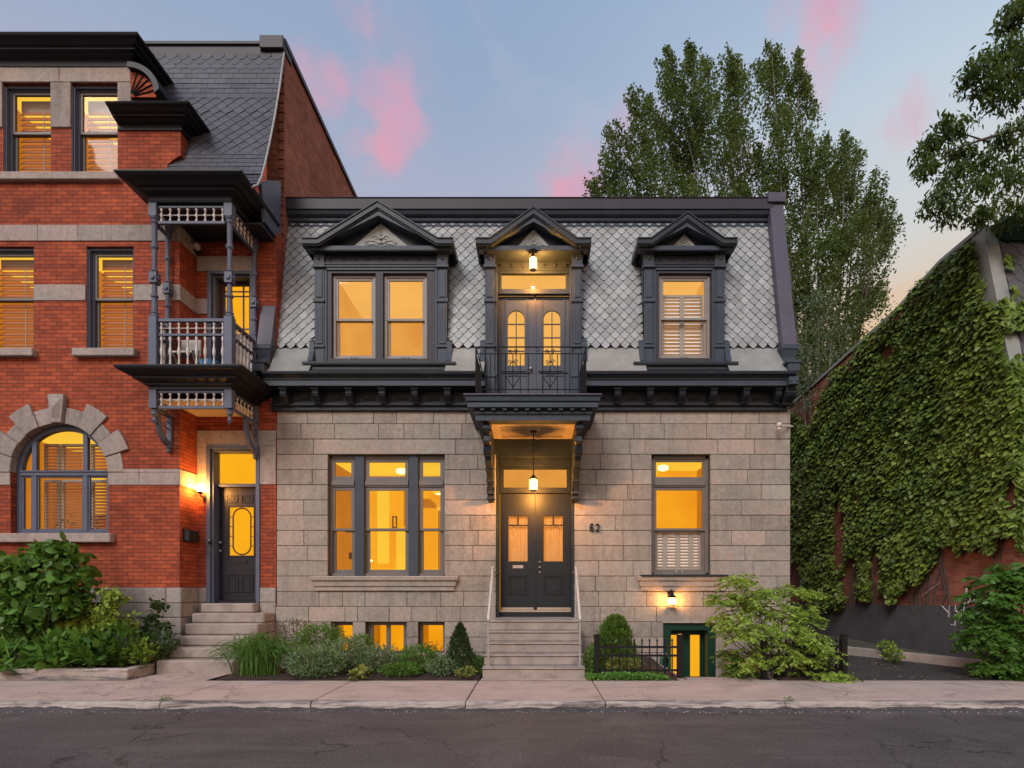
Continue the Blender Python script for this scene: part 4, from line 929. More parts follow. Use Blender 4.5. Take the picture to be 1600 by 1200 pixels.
# cornices
CPr = lambda z, o: [(-.05, z), (.04, z), (.05, z+.05*o), (.03, z+.06*o), (.03, z+.13*o), (.10, z+.16*o), (.13, z+.18*o), (.20, z+.19*o), (.20, z+.23*o), (.25, z+.24*o), (.30, z+.29*o), (.36, z+.31*o), (.38, z+.35*o), (.36, z+.36*o), (-.2, z+.38*o)]
MB().sweep([(XL, YM), (XR3, YM), (XR3, YR+1.0)], CPr(ZTOP, 1.0)).build('top_cornice', M['black_trim'], red, bevel=.004)
MB().box(XL, XR3, YM-.1, 3.1, ZTOP+.33, ZTOP+.36).build('roof_deck', M['cap_dark'], red)
q = MB().sweep([(X(186, DM), YM+.0), (X(186, DM), YM-.0), (X(283, DM), YM-.0), (X(283, DM), YM+.55)], CPr(Z(206, DM), .80)); q.build('small_cornice', M['black_trim'], red, bevel=.004)
# quarter fan
fc = (XR3+.0, Z(157, DM)+.05); q = MB()
q.plate([fc]+[(fc[0]+.50*math.cos(math.pi/2*i/10), fc[1]+.48*math.sin(math.pi/2*i/10)) for i in range(11)], [], YM-.02, YM+.5)
q.build('fan_panel', M['brick'], red)
q = MB()
for i in range(1, 6): a = math.pi/2*i/6; q.tube([(fc[0]+.08*math.cos(a), YM-.03, fc[1]+.08*math.sin(a)), (fc[0]+.49*math.cos(a), YM-.03, fc[1]+.47*math.sin(a))], .012, 5)
q.build('fan_ribs', M['brick_old'], red)
n = 12; pr = []
for i in range(n+1):
    a = math.pi/2*i/n; pr.append((fc[0]+.52*math.cos(a), fc[1]+.50*math.sin(a)))
q.ribbon(list(reversed(pr)), -.10, 0, YM-.12, YM+.9); q.build('fan_hood', M['black_trim'], red)
# stone trim
def courses(xs, z0, z1, y0, y1, q=None):
    q = q or MB()
    for a, b in zip(xs, xs[1:]): q.box(a+.003, b-.003, y0, y1, z0, z1)
    return q
P_ = lambda *a: [X(p, DM) for p in a]
q = MB()
SB = lambda q: q.build('stone_band', M['stone_red'], red, bevel=.006)
SB(courses(P_(-200, -60, 60, 123, 275.5, 280.5), Z(377, DM), Z(352, DM), YM-.022, YM+.05))
for ps in ((-210, -29), (53.5, 134.5), (209, 280.8)): SB(courses(P_(*ps), Z(470, DM), Z(445, DM), YM-.02, YM+.05))
SB(courses([AC+AR-.002, X(218, DM), X(280.8, DM)], Z(758, DM), Z(738.6, DM), YM-.02, YM+.118)); SB(courses([X(218, DM)-.32, X(218, DM), X(280.8, DM)], Z(738.4, DM), Z(733, DM), YM-.02, YM+.05)); SB(courses([XL, AC-AR+.002], Z(758, DM), Z(738.6, DM), YM-.02, YM+.118))
q = MB()
# recess side and back wall bands
for za, zb in ((Z(377, DM), Z(352, DM)), (Z(470, DM), Z(445, DM)), (Z(758, DM), Z(733, DM))):
    SB(MB().box(XC-.05, XC+.018, YM-.018, YR, za, zb))
SB(MB().box(XC+.02, UX[0]-.005, YR-.02, YR+.05, Z(470, DM), Z(445, DM)))
SB(MB().box(XC+.02, X(400, DC), YR-.02, YR+.05, Z(424, DC), Z(401, DC)))
q.box(XC+.02, -5.262, YR-.02, YR+.1, Z(697, DC), Z(673, DC))
q.box(XC+.02, DXa, YR-.015, YR+.05, Z(770, DC), Z(697.5, DC))
q.box(DXb, -5.262, YR-.02, YR+.1, Z(757, DC), Z(697.5, DC))
# top zone: lintel course and piers between the third-floor windows
ql = courses(P_(-200, -100, 94, 205.5), Z(129.7, DM), ZTOP-.002, YM-.03, YM+.05)
for a, b in ((-22, 4.8), (80.2, 111.8), (184.7, 205.5)): ql.box(X(a, DM), X(b, DM), YM-.028, YM+.05, Z(200, DM), Z(130, DM))
q.build('door_surround', M['stone_red'], red, bevel=.006); ql.build('stone_lintel', M['stone_red'], red, bevel=.008)
MB().box(XL, X(190, DM), YM-.10, YM+.05, Z(285, DM), Z(273, DM)).build('window_sill', M['stone_red'], red, bevel=.012)
MB().box(X(119, DM), X(215.5, DM), YM-.12, YM+.05, Z(560, DM)+.01, Z(547, DM)).build('window_sill', M['stone_red'], red, bevel=.014)
MB().box(X(-40, DM), X(58, DM), YM-.12, YM+.05, Z(560, DM)+.01, Z(547, DM)).build('window_sill', M['stone_red'], red, bevel=.014)
MB().box(X(-20, DM), X(179, DM), YM-.12, YM+.05, Z(848, DM), Z(834, DM)).build('window_sill', M['stone_red'], red, bevel=.014)
# voussoirs
q = MB(); ai = [0, .31, .62, .84, 1.17, 1.46, 1.682, 1.972, 2.302, 2.522, 2.832, math.pi]
for i, (a, b) in enumerate(zip(ai, ai[1:])):
    ro = [1.25, 1.43, 1.25, 1.43, 1.25, 1.49, 1.25, 1.43, 1.25, 1.43, 1.25][i]; yy = YM-.03-(.02 if ro > 1.3 else 0)-(.05 if ro > 1.46 else 0)
    g = .004; aa = [a+g+(b-a-2*g)*k/4 for k in range(5)]
    oa = aa if ro < 1.4 else [aa[0], aa[2], aa[4]]
    P = [(AC+(AR-.004)*math.cos(t_), AZ+(AR-.004)*math.sin(t_)) for t_ in aa]+[(AC+ro*math.cos(t_), AZ+ro*math.sin(t_)) for t_ in reversed(oa)]
    q.plate(P, [], yy, YM+.118)
q.build('stone_arch', M['stone_red'], red, bevel=.01)
MB().add([(AC-.085, YM-.10, AZ+1.02), (AC+.085, YM-.10, AZ+1.02), (AC+.115, YM-.10, AZ+1.42), (AC-.115, YM-.10, AZ+1.42), (AC, YM-.17, AZ+1.2)], [(0, 1, 4), (1, 2, 4), (2, 3, 4), (3, 0, 4)]).build('keystone_boss', M['stone_red'], red)
# base stones
q = MB(); zb = BZ; random.seed(3)
for k, (h0_, h1_) in enumerate(((zb-.30, zb), (zb-.58, zb-.30), (zb-.9, zb-.58), (zb-1.3, zb-.9))):
    c = XL
    while c < XC+.05:
        L = random.uniform(.5, 1.1); e = min(c+L, XC+.06); e = XC+.06 if XC+.06-e < .2 else e
        if not (k >= 1 and e > cellar[0]-.02 and c < cellar[1]+.02): q.box(c+.004, e-.004, YM-.06+random.uniform(0, .006), YM+.05, h0_+.004, h1_-.004)
        elif c < cellar[0]-.1: q.box(c+.004, cellar[0], YM-.06, YM+.05, h0_+.004, h1_-.004)
        if k >= 1 and c < cellar[1] < e: q.box(cellar[1], e-.004, YM-.06, YM+.05, h0_+.004, h1_-.004)
        c = e
    q.box(XC-.02, XC+.06, YM+.052, YR-.002, h0_+.004, h1_-.004); q.box(XC+.062, DXa-.004, YR-.035, YR+.05, h0_+.004, h1_-.004); q.box(DXb+.004, -5.262, YR-.03, YR+.05, h0_+.004, h1_-.004)
q.build('stone_plinth', M['stone_red'], red, bevel=.012)
MB().box(cellar[0], cellar[1], YM+.12, YM+.16, cellar[2], cellar[3]).build('cellar_window', M['black_trim'], red)
MB().frame(cellar[0]+.1, cellar[0]+.35, cellar[2], cellar[3]-.14, YM+.08, YM+.11, .02).build('cellar_window_frame', M['sash'], red)
# ---- sash windows of the red house
GR = lambda s: [M['glow_up'] if s == 3 else M['glow'], M['glow_hi'], M['glow_lo'], M['sash_dark'], M['blind']]
def red_window(x0, x1, z0, z1, fl, zm, blind_top):
    w = MB().frame(x0, x1, z0, z1, YM+.11, YM+.24, .065, .075, .03).box(x0, x1, YM+.06, YM+.12, z1-.05, z1).box(x0+.001, x0+.035, YM+.03, YM+.12, z0, z1-.05).box(x1-.035, x1-.001, YM+.03, YM+.12, z0, z1-.05).box(x0+.001, x0+.015, YM+.004, YM+.03, z0, z1-.05).box(x1-.015, x1-.001, YM+.004, YM+.03, z0, z1-.05).build('sash_window', M['post'], red, bevel=.008)
    sash_pair(w, x0+.065, x1-.065, z0+.03, zm, z1-.075, YM+.13, .045, M['sash_dark'])
    louvres(w, x0+.10, x1-.10, z0+.06, z1-.09-blind_top, YM+.30, .108, 62, True, 'blind', False, [x0+(x1-x0)*.62])
    MB().box(x0+.07, x1-.07, YM+.32, YM+.34, z1-.09-blind_top, z1-.08).build('blind_valance', M['blind_frame'], w)
    room(w, x0-.4, x1+.1, z0, z1, YM+.29, YM+2.0, GR(fl))
    return w
for w in wins3: red_window(*w, 3, Z(209, DM+.15), .22)
for w in wins2: red_window(*w, 2, Z(468, DM+.15), .16)
# arched window
ya = YM+.12; q = MB()
def arch_ring(q, R0, R1, y0, y1, zb):
    o = [(AC-R1, zb), (AC+R1, zb)]+[(AC+R1*math.cos(math.pi*i/24), AZ+R1*math.sin(math.pi*i/24)) for i in range(25)]
    h = [(AC-R0, zb+.06), (AC+R0, zb+.06)]+[(AC+R0*math.cos(math.pi*i/24), AZ+R0*math.sin(math.pi*i/24)) for i in range(25)]
    q.plate(o, [h], y0, y1)
arch_ring(q, AR-.10, AR-.001, ya, ya+.10, AB)
aw = q.build('arched_window', M['post'], red, bevel=.006)
q = MB(); zt_ = Z(740, DM+.15)
for px in (56, 135.5): x = X(px, DM+.15); q.box(x-.045, x+.045, ya-.01, ya+.07, AB+.05, AZ+math.sqrt(max(0, (AR-.08)**2-(x-AC)**2)))
q.box(AC-AR+.09, AC+AR-.09, ya-.02, ya+.06, zt_-.05, zt_+.05).box(AC-AR+.09, AC+AR-.09, ya-.04, ya+.0, zt_+.02, zt_+.05)
for a, b in ((AC-AR+.10, X(56, DM+.15)-.045), (X(56, DM+.15)+.045, X(135.5, DM+.15)-.045), (X(135.5, DM+.15)+.045, AC+AR-.10)): q.frame(a, b, AB+.06, zt_-.05, ya+.01, ya+.05, .035)
q.build('window_bars', M['post'], aw, bevel=.004)
gp = [(AC-AR+.1, AB+.05), (AC+AR-.1, AB+.05)]+[(AC+(AR-.1)*math.cos(math.pi*i/24), AZ+(AR-.1)*math.sin(math.pi*i/24)) for i in range(25)]
MB().plate(gp, [], ya+.055, ya+.06).build('pane', M['glass'], aw)
for a, b in ((AC-.68, AC-.38), (AC-.33, AC+.20), (AC+.26, AC+.72)):
    for za, zz2 in ((AB+.05, AZ-.06), (AZ+.0, AZ+.66)): louvres(aw, a, b, za, zz2, ya+.36, .066, 45, True, 'shutter', True, None)
room(aw, AC-AR-.6, AC+AR, AB+.03, AZ+AR, ya+.17, ya+2.4, GLOW(), [(3, AC-.1, AC+.15, ya+.8, ya+.9, AB, AB+.45), (2, AC+.3, AC+.7, ya+1.6, ya+1.7, AB, AB+1.4), (1, AC-.75, AC-.5, ya+1.6, ya+1.7, AB, AB+1.6)])
pl = MB(); rr = random.Random(5)
for k in range(60):
    x = AC+rr.uniform(-.35, .72); z = AB+.07+rr.random()**1.6*.30; r = rr.uniform(.02, .05); a = rr.uniform(0, 6.28)
    pl.add([(x, ya+.2, z), (x+r*math.cos(a), ya+.2+rr.uniform(-.03, .03), z+r*math.sin(a)), (x+r*1.5*math.cos(a+.4), ya+.19, z+r*1.5*math.sin(a+.4)), (x+r*math.cos(a+.8), ya+.21, z+r*math.sin(a+.8))], [(0, 1, 2, 3)])
hp = thing('houseplant', 'leafy houseplant on the inside sill of the arched window', 'plant', (AC, ya+.2, AB))
pl.build('foliage', leaf_mat('houseplant_leaf', (.03, .06, .02), (.05, .09, .03)), hp)
# ---- entry door
dy0 = YR; q = MB().frame(DXa+.003, DXb-.003, 1.18, Z(697, DC), dy0-.03, dy0+.05, .075, .06, 0.001).frame(DXa+.07, DXb-.05, 1.18, Z(697, DC)-.055, dy0+.03, dy0+.34, .05, .045, .001)
ef = q.build('door_frame', M['post'], red, bevel=.01)
DE = DC+.25; la, lb = X(341, DE), X(402, DE); zl0, zl1 = Z(938, DE), Z(762, DE)
lc = (X(358, DE), X(396.5, DE)); gz0, gz1 = Z(868, DE), Z(792.5, DE)
def oval(cx, cz, hw, hh, n=28): return [(cx+hw*math.cos(a)*(1 if abs(math.sin(a)) < 2 else 1), cz+(hh-hw)*(1 if math.sin(a) > 0 else -1)+hw*math.sin(a)) for a in [2*math.pi*(i+.5)/n for i in range(n)]]
ld = MB().plate([(la, zl0), (lb, zl0), (lb, zl1), (la, zl1)], [rect(lc[0], lc[1], gz0, gz1)], .25, .30).build('entry_door', M['door_black'], ef, bevel=.003)
cxx = (lc[0]+lc[1])/2; czz = (gz0+gz1)/2
q = MB(); ov = oval(cxx, czz, .185, (gz1-gz0)/2-.02); q.tube([(a, .272, b) for a, b in ov+[ov[0]]], .016, 6)
for s in (-1, 1):
    for z in (czz-.3, czz-.1, czz+.1, czz+.3): q.tube([(cxx+s*.185, .272, z), (cxx+s*.26, .272, z)], .009, 5)
q.build('oval_grille', mat('oxblood_bars', (.07, .02, .012), .5), ld)
MB().box(lc[0], lc[1], .285, .29, gz0, gz1).build('pane', M['glow_pane'], ld)
q = MB()
for a, b, c, d_ in ((354, 373, 870+27, 930-4), (377, 396, 897, 926), (353, 372, 773, 786), (377, 396, 773, 786)): q.frame(X(a, DE), X(b, DE), Z(d_, DE), Z(c, DE), .236, .25, .03).frame(X(a, DE)+.06, X(b, DE)-.06, Z(d_, DE)+.055, Z(c, DE)-.05, .242, .25, .015)
q.frame(lc[0]-.03, lc[1]+.03, gz0-.03, gz1+.03, .238, .25, .03).build('door_panels', M['door_black'], ld, bevel=.005)
MB().box(cxx-.13, cxx+.13, .236, .25, Z(880, DE), Z(875, DE)).build('mail_slot', M['door_black'], ld, bevel=.003)
for py in (848, 861): MB().sphere((X(345.5, DE), .215, Z(py, DE)), .028, 10, 8).build('door_knob', M['brass'], ld)
MB().frame(la-.02, lb+.02, Z(759, DE), Z(705, DE), .23, .30, .04).box(la-.06, lb+.05, .14, .26, zl1, zl1+.05).build('transom_frame', M['post'], ef, bevel=.005)
MB().box(la+.02, lb-.02, .27, .275, Z(757, DE), Z(707, DE)).build('transom_pane', M['glow_pane'], ef)
MB().box(la-.02, lb+.02, .10, .34, 1.18, zl0-.004).build('threshold', M['door_black'], ef)
# balcony door
DU = DC+.25; q = MB().frame(UX[0]+.003, UX[1]-.003, 5.4, UX[3], -.03, .06, .07, .06, .001).frame(UX[0]+.07, UX[1]-.05, 5.4, UX[3]-.05, .04, .30, .05, .05, .001); bf = q.build('balcony_doorway', M['post'], red, bevel=.008)
a, b = UX[0]+.16, UX[1]-.06; ga, gb = a+.05, X(389, DU); gz = (Z(522, DU), Z(447, DU))
MB().plate(rect(a, b, 5.45, UX[3]-.06), [rect(ga, gb, *gz)], .25, .29).box(ga, gb, .255, .28, Z(456, DU), Z(454.5, DU)).box(ga, gb, .255, .28, Z(463.5, DU), Z(462, DU)).box(ga, gb, .255, .28, Z(515, DU), Z(513, DU)).box(X(379, DU), X(381, DU), .255, .28, *gz).box(X(354, DU), X(355.5, DU), .255, .28, *gz).build('upper_door', mat('red_brown_door_paint', (.055, .018, .014), .5), bf)
MB().box(ga, gb, .283, .288, *gz).build('pane', M['glow_pane'], bf)
# ================================================================ balcony porch on the red house
DF = 10.68; YPf = DF-DC; PL, PR = X(240, DF), X(358, DF)-.0; XRt = -5.66
porch = MB().sweep([(PL-.05, YM-.002), (PL-.05, YPf-.06), (XRt+.06, YPf-.06), (XRt+.06, YR-.002)], [(-.25, 5.14), (.0, 5.14), (.0, 5.20), (.05, 5.21), (.05, 5.25), (.13, 5.28), (.18, 5.29), (.18, 5.33), (.24, 5.34), (.30, 5.38), (.36, 5.40), (.38, 5.44), (.38, 5.465), (-.25, 5.47)]).build('balcony', M['black_trim'], red, bevel=.004)
MB().box(PL, XRt, YPf, YM-.002, 5.43, 5.475).box(XC+.02, XRt, YM, YR-.002, 5.43, 5.475).build('deck', M['cap_dark'], porch)
MB().box(PL+.05, XRt, YPf+.05, YM-.002, 4.96, 5.0).box(XC+.02, XRt, YM, YR-.002, 4.96, 5.0).build('soffit', M['wood_ceiling'], porch)
roofc = MB().sweep([(PL-.05, YM-.002), (PL-.05, YPf-.06), (XRt+.06, YPf-.06), (XRt+.06, YR+.1)], [(-.3, 8.58), (.0, 8.58), (.02, 8.60), (.0, 8.63), (.0, 8.70), (.08, 8.73), (.13, 8.74), (.13, 8.78), (.20, 8.79), (.27, 8.84), (.34, 8.86), (.38, 8.90), (.38, 8.93), (-.3, 8.95)]).build('balcony_roof', M['black_trim'], red, bevel=.004)
MB().box(PL+.02, XRt, YPf, YM-.002, 8.52, 8.56).box(XC+.02, -5.3, YM, YR-.002, 8.52, 8.56).build('roof_soffit', M['cap_dark'], roofc)
MB().box(PL-.1, XRt+.2, YPf-.1, YR+.1, 8.93, 8.96).build('roof_cover', M['cap_dark'], roofc)
def turned_post(x, y, zb=5.475, zt=8.58, sc=1.0):
    h = .055*sc; q = MB().box(x-.075*sc, x+.075*sc, y-.075*sc, y+.075*sc, zb, zb+1.02)
    z = zb+1.02; pr = [(.08, 0), (.08, .03), (.06, .05), (.075, .08), (.055, .10), (.045, .35), (.065, .38), (.065, .41), (.045, .44), (.045, .62)]
    q.lathe(x, y, [(r*sc, z+k) for r, k in pr], 12)
    q.box(x-.07*sc, x+.07*sc, y-.07*sc, y+.07*sc, z+.62, z+.82)
    for s in (-1, 1):
        q.tube([(x, y+s*.07*sc, z+.72), (x, y+s*.095*sc, z+.72)], .045*sc, 8); q.tube([(x+s*.07*sc, y, z+.72), (x+s*.095*sc, y, z+.72)], .045*sc, 8)
    q.lathe(x, y, [(.04*sc, z+.82), (.065*sc, z+.86), (.04*sc, z+.90), (.042*sc, z+1.25), (.065*sc, z+1.29), (.065*sc, z+1.33), (.045*sc, z+1.37), (.048*sc, z+1.72), (.07*sc, z+1.76), (.055*sc, z+1.79), (.08*sc, z+1.83), (.08*sc, z+1.87)], 12)
    q.box(x-.075*sc, x+.075*sc, y-.075*sc, y+.075*sc, z+1.85, zt)
    return q.build('turned_post', M['post'], porch, bevel=.004)
turned_post(PL+.02, YPf); turned_post(XRt, YPf); turned_post(PL+.02, YM-.09, sc=.9); turned_post(XRt, YR-.09, sc=.9)
def spindle_run(x0, y0, x1, y1, parent, z0, kind):
    L = math.hypot(x1-x0, y1-y0); n = max(2, round(L/.165)); ux, uy = (x1-x0)/L, (y1-y0)/L
    rails = MB()
    def rail(za, zb, w=.03):
        px, py = -uy*w, ux*w
        rails.add([(x0+px, y0+py, za), (x1+px, y1+py, za), (x1-px, y1-py, za), (x0-px, y0-py, za), (x0+px, y0+py, zb), (x1+px, y1+py, zb), (x1-px, y1-py, zb), (x0-px, y0-py, zb)], [(0, 3, 2, 1), (4, 5, 6, 7), (0, 1, 5, 4), (1, 2, 6, 5), (2, 3, 7, 6), (3, 0, 4, 7)])
    if kind == 'rail':
        rail(z0+.93, z0+.99, .04); rail(z0+.67, z0+.715); rail(z0+.005, z0+.04, .02)
    else: rail(z0, z0+.05); rail(z0+.29, z0+.33)
    rails.build('rail', M['post'], parent, bevel=.004)
    sp = MB(); first = None
    for i in range(n+1):
        t_ = (i+.3)/(n+.6); x, y = x0+(x1-x0)*t_, y0+(y1-y0)*t_
        if kind == 'rail':
            pr = [(.016, .0), (.026, .02), (.016, .04), (.034, .06), (.020, .16), (.014, .28), (.03, .33), (.03, .40), (.018, .46), (.014, .56), (.028, .62), (.016, .67)]
            if first is None: first = MB().lathe(x, y, [(r, z0+.03+k*.96) for r, k in pr], 8).build('baluster', M['white_wood'], parent, at=(x, y, z0), smooth=True)
            else: dup(first, (x-WP[first.name].x, y-WP[first.name].y, 0), parent)
            sp.lathe(x, y, [(.014, z0+.71), (.026, z0+.735), (.014, z0+.76), (.014, z0+.79), (.034, z0+.82), (.014, z0+.85), (.014, z0+.88), (.026, z0+.905), (.014, z0+.93)], 8)
        else: sp.lathe(x, y, [(.026, z0+.05), (.026, z0+.075), (.012, z0+.10), (.012, z0+.13), (.034, z0+.17), (.012, z0+.21), (.012, z0+.24), (.026, z0+.265), (.026, z0+.29)], 8)
    zz_ = z0+(.82 if kind == 'rail' else .17); sp.tube([(x0, y0, zz_), (x1, y1, zz_)], .009, 5)
    sp.build('spindle_frieze', M['white_wood'], parent, smooth=True)
for z0, kind, pa in ((5.475, 'rail', porch), (8.22, 'frieze', roofc), (4.80, 'frieze', porch)):
    spindle_run(PL+.10, YPf, XRt-.08, YPf, pa, z0, kind); spindle_run(XRt, YPf+.08, XRt, YR-.16, pa, z0, kind); spindle_run(PL+.02, YPf+.08, PL+.02, YM-.16, pa, z0, kind)
# posts and pendants below the balcony
for x, y in ((PL+.02, YPf), (XRt, YPf), (XRt, YR-.09)):
    MB().box(x-.07, x+.07, y-.07, y+.07, 4.80, 5.14).lathe(x, y, [(.02, 4.80), (.065, 4.77), (.05, 4.74), (.06, 4.70), (.03, 4.67), (.02, 4.64), (.04, 4.61), (.045, 4.58), (.025, 4.55), (.004, 4.51)][::-1], 12).build('pendant_drop', M['post'], porch, bevel=.004)
def curved_bracket(x, y0, y1):
    """bracket against the wall at y1 that sweeps out to y0"""
    dp = y1-y0
    an = [math.pi/2*i/12 for i in range(13)]
    q = MB().plate([(y1-.045-(dp-.06)*math.cos(a), 4.80-.60*math.sin(a)) for a in an]+[(y1-.045-(dp-.17)*math.cos(a), 4.80-.50*math.sin(a)) for a in reversed(an)], [], x-.035, x+.035, 'yz')
    q.box(x-.045, x+.045, y1-.06, y1, 4.18, 4.80).box(x-.045, x+.045, y0+.02, y1-.06, 4.77, 4.82).tube([(x, y1-.10-(dp-.2)*.45*math.cos(a)*(1-i/20), 4.62-.10*math.sin(a)*(1-i/20)) for i, a in enumerate([.5*k for k in range(13)])], .016, 5)
    q.lathe(x, y1-.06, [(.02, 4.08), (.045, 4.11), (.03, 4.14), (.055, 4.18), (.055, 4.24)], 10).tube([(x, y0+.07, 4.76), (x, y0+.05, 4.70), (x, y0+.09, 4.65)], .04, 8)
    return q.build('curved_bracket', M['post'], porch, bevel=.006)
curved_bracket(PL+.02, YPf, YM); b2 = curved_bracket(XRt, YR-.5, YR)
# ---- small things on and by the porch
gl = thing('globe_lamp', 'lit white globe lamp on the wall beside the red house entry door', 'lamp', (X(313, 11.35), -.3, Z(762, 11.35)))
gx, gz_ = X(313, 11.5), Z(762.5, 11.5)
MB().sphere((gx, -.20, gz_), .088, 20, 14).build('globe', M['globe'], gl, smooth=True)
MB().tube([(gx, -.20, gz_-.09), (gx, -.18, gz_-.16), (gx-.02, -.02, gz_-.18)], .014, 6).lathe(gx, -.20, [(.03, gz_-.12), (.055, gz_-.09), (.05, gz_-.075)], 12).box(gx-.05, gx+.03, -.03, -.0, gz_-.24, gz_-.12).build('lamp_arm', M['iron'], gl)
point('lamp_light', (gx, -.20, gz_), 60, gl)
pf = thing('porch_floodlight', 'unlit twin-bulb floodlight under the red balcony roof', 'light', (-6.8, -.2, 8.3))
fx, fz = X(305, 11.6), Z(388, 11.6)
for s in (-1, 1): MB().sphere((fx+s*.07, -.16, fz), .075, 12, 8).build('bulb', M['white_wood'], pf, smooth=True)
MB().tube([(fx, -.16, fz), (fx, -.02, fz-.06)], .03, 8).build('mount', M['iron'], pf)
mbx = thing('mailbox', 'small black mailbox on the brick wall under the globe lamp', 'mailbox', (XC, -.3, Z(836, 11.4)))
zz0 = Z(846, 11.4); MB().box(XC+.003, XC+.13, -.46, -.12, zz0, zz0+.20).add([(XC+.003, -.47, zz0+.20), (XC+.14, -.47, zz0+.19), (XC+.14, -.11, zz0+.19), (XC+.003, -.11, zz0+.20), (XC+.003, -.47, zz0+.25), (XC+.003, -.11, zz0+.25)], [(0, 1, 4), (3, 5, 2), (0, 3, 2, 1), (1, 2, 5, 4), (0, 4, 5, 3)]).build('box', M['black_trim'], mbx, bevel=.006)
db = thing('doorbell', 'small white and black doorbell on the blue-grey frame of the entry door', 'doorbell', (X(329, DC), -.05, Z(846, DC)))
MB().box(X(327.5, DC), X(331, DC), -.05, -.03, Z(851, DC), Z(842, DC)).build('plate', M['iron'], db); MB().sphere((X(329.2, DC), -.052, Z(844.5, DC)), .018, 8, 6).build('button', M['white_wood'], db)
tote = thing('storage_tote', 'blue tote bin standing on the red balcony behind the balusters', 'bin', (X(330, 11), -.75, 5.48))
tx = X(328, 10.95); mblue = mat('blue_fabric', (.03, .16, .36), .6, .2, 8, .2, 30, stain=((.3, .45, .6), 6, .5, .5))
MB().lathe(tx, -.72, [(.15, 5.476), (.19, 5.70), (.20, 5.78), (.18, 5.77), (.15, 5.55)], 14).build('body', mblue, tote)
ch = thing('folding_chair', 'pale folding chair on the red balcony left of the blue bin', 'chair', (X(285, 11), -.75, 5.48))
c0 = X(277, 10.95); q = MB()
for s in (0, .36): q.tube([(c0+s, -.85, 5.48), (c0+s, -.62, 5.95), (c0+s, -.60, 6.25)], .013, 6).tube([(c0+s, -.60, 5.48), (c0+s, -.88, 5.92)], .013, 6)
q.build('frame', M['steel'], ch); MB().box(c0, c0+.36, -.90, -.62, 5.90, 5.93).build('seat', M['white_wood'], ch); MB().box(c0, c0+.36, -.62, -.60, 6.05, 6.25).build('backrest', M['white_wood'], ch)
# entry steps of the red house
q = MB(); RS = [(10.05, .217, -6.62), (10.35, .409, -6.60), (10.65, .59, -6.60), (10.95, .803, -6.66), (11.2, .99, -6.68), (11.45, 1.175, -6.66)]
for i, (d_, zt2, xa) in enumerate(RS):
    y = d_-DC; zb2 = RS[i-1][1] if i else -.1; xb = -5.27 if i < 5 else DXb-.01
    y1 = (RS[i+1][0]-DC+.05) if i < 5 else .30
    q.box(xa, xb, y, .30 if i == 5 else -.006, zb2, zt2-.002)
q.build('entry_steps', M['concrete'], red, bevel=.022)
# ================================================================ ground, road, pavement
def S(name, mb, m, **k): return mb.build(name, m, None, kind='structure', **k)
def sheet(name, x0, x1, y0, y1, z, m, n=1): return S(name, MB().add([(x0, y0, z), (x1, y0, z), (x1, y1, z), (x0, y1, z)], [(0, 1, 2, 3)]), m)
sheet('ground', -300, 300, -300, 300, -.42, M['lawn'])
KY, SY = -4.21, -2.47                        # kerb face and back edge of the pavement
sheet('road', -60, 60, -14, KY+.02, -.105, M['asphalt'])
random.seed(21)
joints = [-60, -24, -18, -12.2, -9.8, X(253, 7.55)+.0, X(485, 7.5), X(727, 7.5)+.0, X(946, 7.5), X(1233, 7.4), 6.1, 9.0, 14, 30, 60]
q = MB(); kb = MB()
for a, b in zip(joints, joints[1:]):
    q.box(a+.008, b-.008, KY+.16, SY, -.14, 0)
    n = max(2, int((b-a)/.12)); n = min(n, 40)
    # worn kerb: front edge wobbles and is chipped
    xs = [a+.008+(b-a-.016)*i/n for i in range(n+1)]; vs = []
    for x in xs:
        w = random.uniform(-.012, .012) if -9 < x < 9 else 0; w2 = random.uniform(-.015, .008)
        vs += [(x, KY+.165, -.002), (x, KY+.05+w, .0+w2*.3), (x, KY+.015+w, -.025+w2), (x, KY+w*1.3, -.07), (x, KY-.01+w, -.12), (x, KY+.165, -.14)]
    m_ = 6; kb.add(vs, [(i*m_+j, (i+1)*m_+j, (i+1)*m_+(j+1) % m_, i*m_+(j+1) % m_) for i in range(n) for j in range(m_)]+[tuple(range(m_)), tuple(n*m_+j for j in range(m_))])
S('sidewalk', q, M['walk'], bevel=.01); S('kerb', kb, M['kerb'])
q = MB(); vs = []; h = .03
for i in range(600):
    x = -12+i*.04; h += random.uniform(-.005, .005)+(.032-h)*.12; h = max(.008, h); vs += [(x, KY-.07-h*.5, -.104), (x, KY-.022, -.104+h*.55), (x, KY+.006, -.104+h*1.15)]
q.add(vs, [(i*3+j, i*3+3+j, i*3+4+j, i*3+1+j) for i in range(599) for j in range(2)])
S('kerb_dirt', q, M['kerb_grime'])
q = MB(); random.seed(8)                      # grit gathered in the gutter
for i in range(700):
    x = random.uniform(-9, 9); y = KY-.02-abs(random.gauss(0, .09)); r = random.uniform(.004, .013); q.sphere((x, y, -.102), r, 5, 3, .6)
gr = q.build('gutter_grit', M['kerb']); gr['kind'] = 'stuff'; gr['label'] = 'grit and crumbs lying in the gutter along the kerb'
sheet('path', X(753, 9.3)-.02, X(928, 9.3)-.05, SY+.006, -2.2, .002, M['walk'])
sheet('path', -6.6, -5.35, SY+.006, -1.5, -.02, M['walk'])
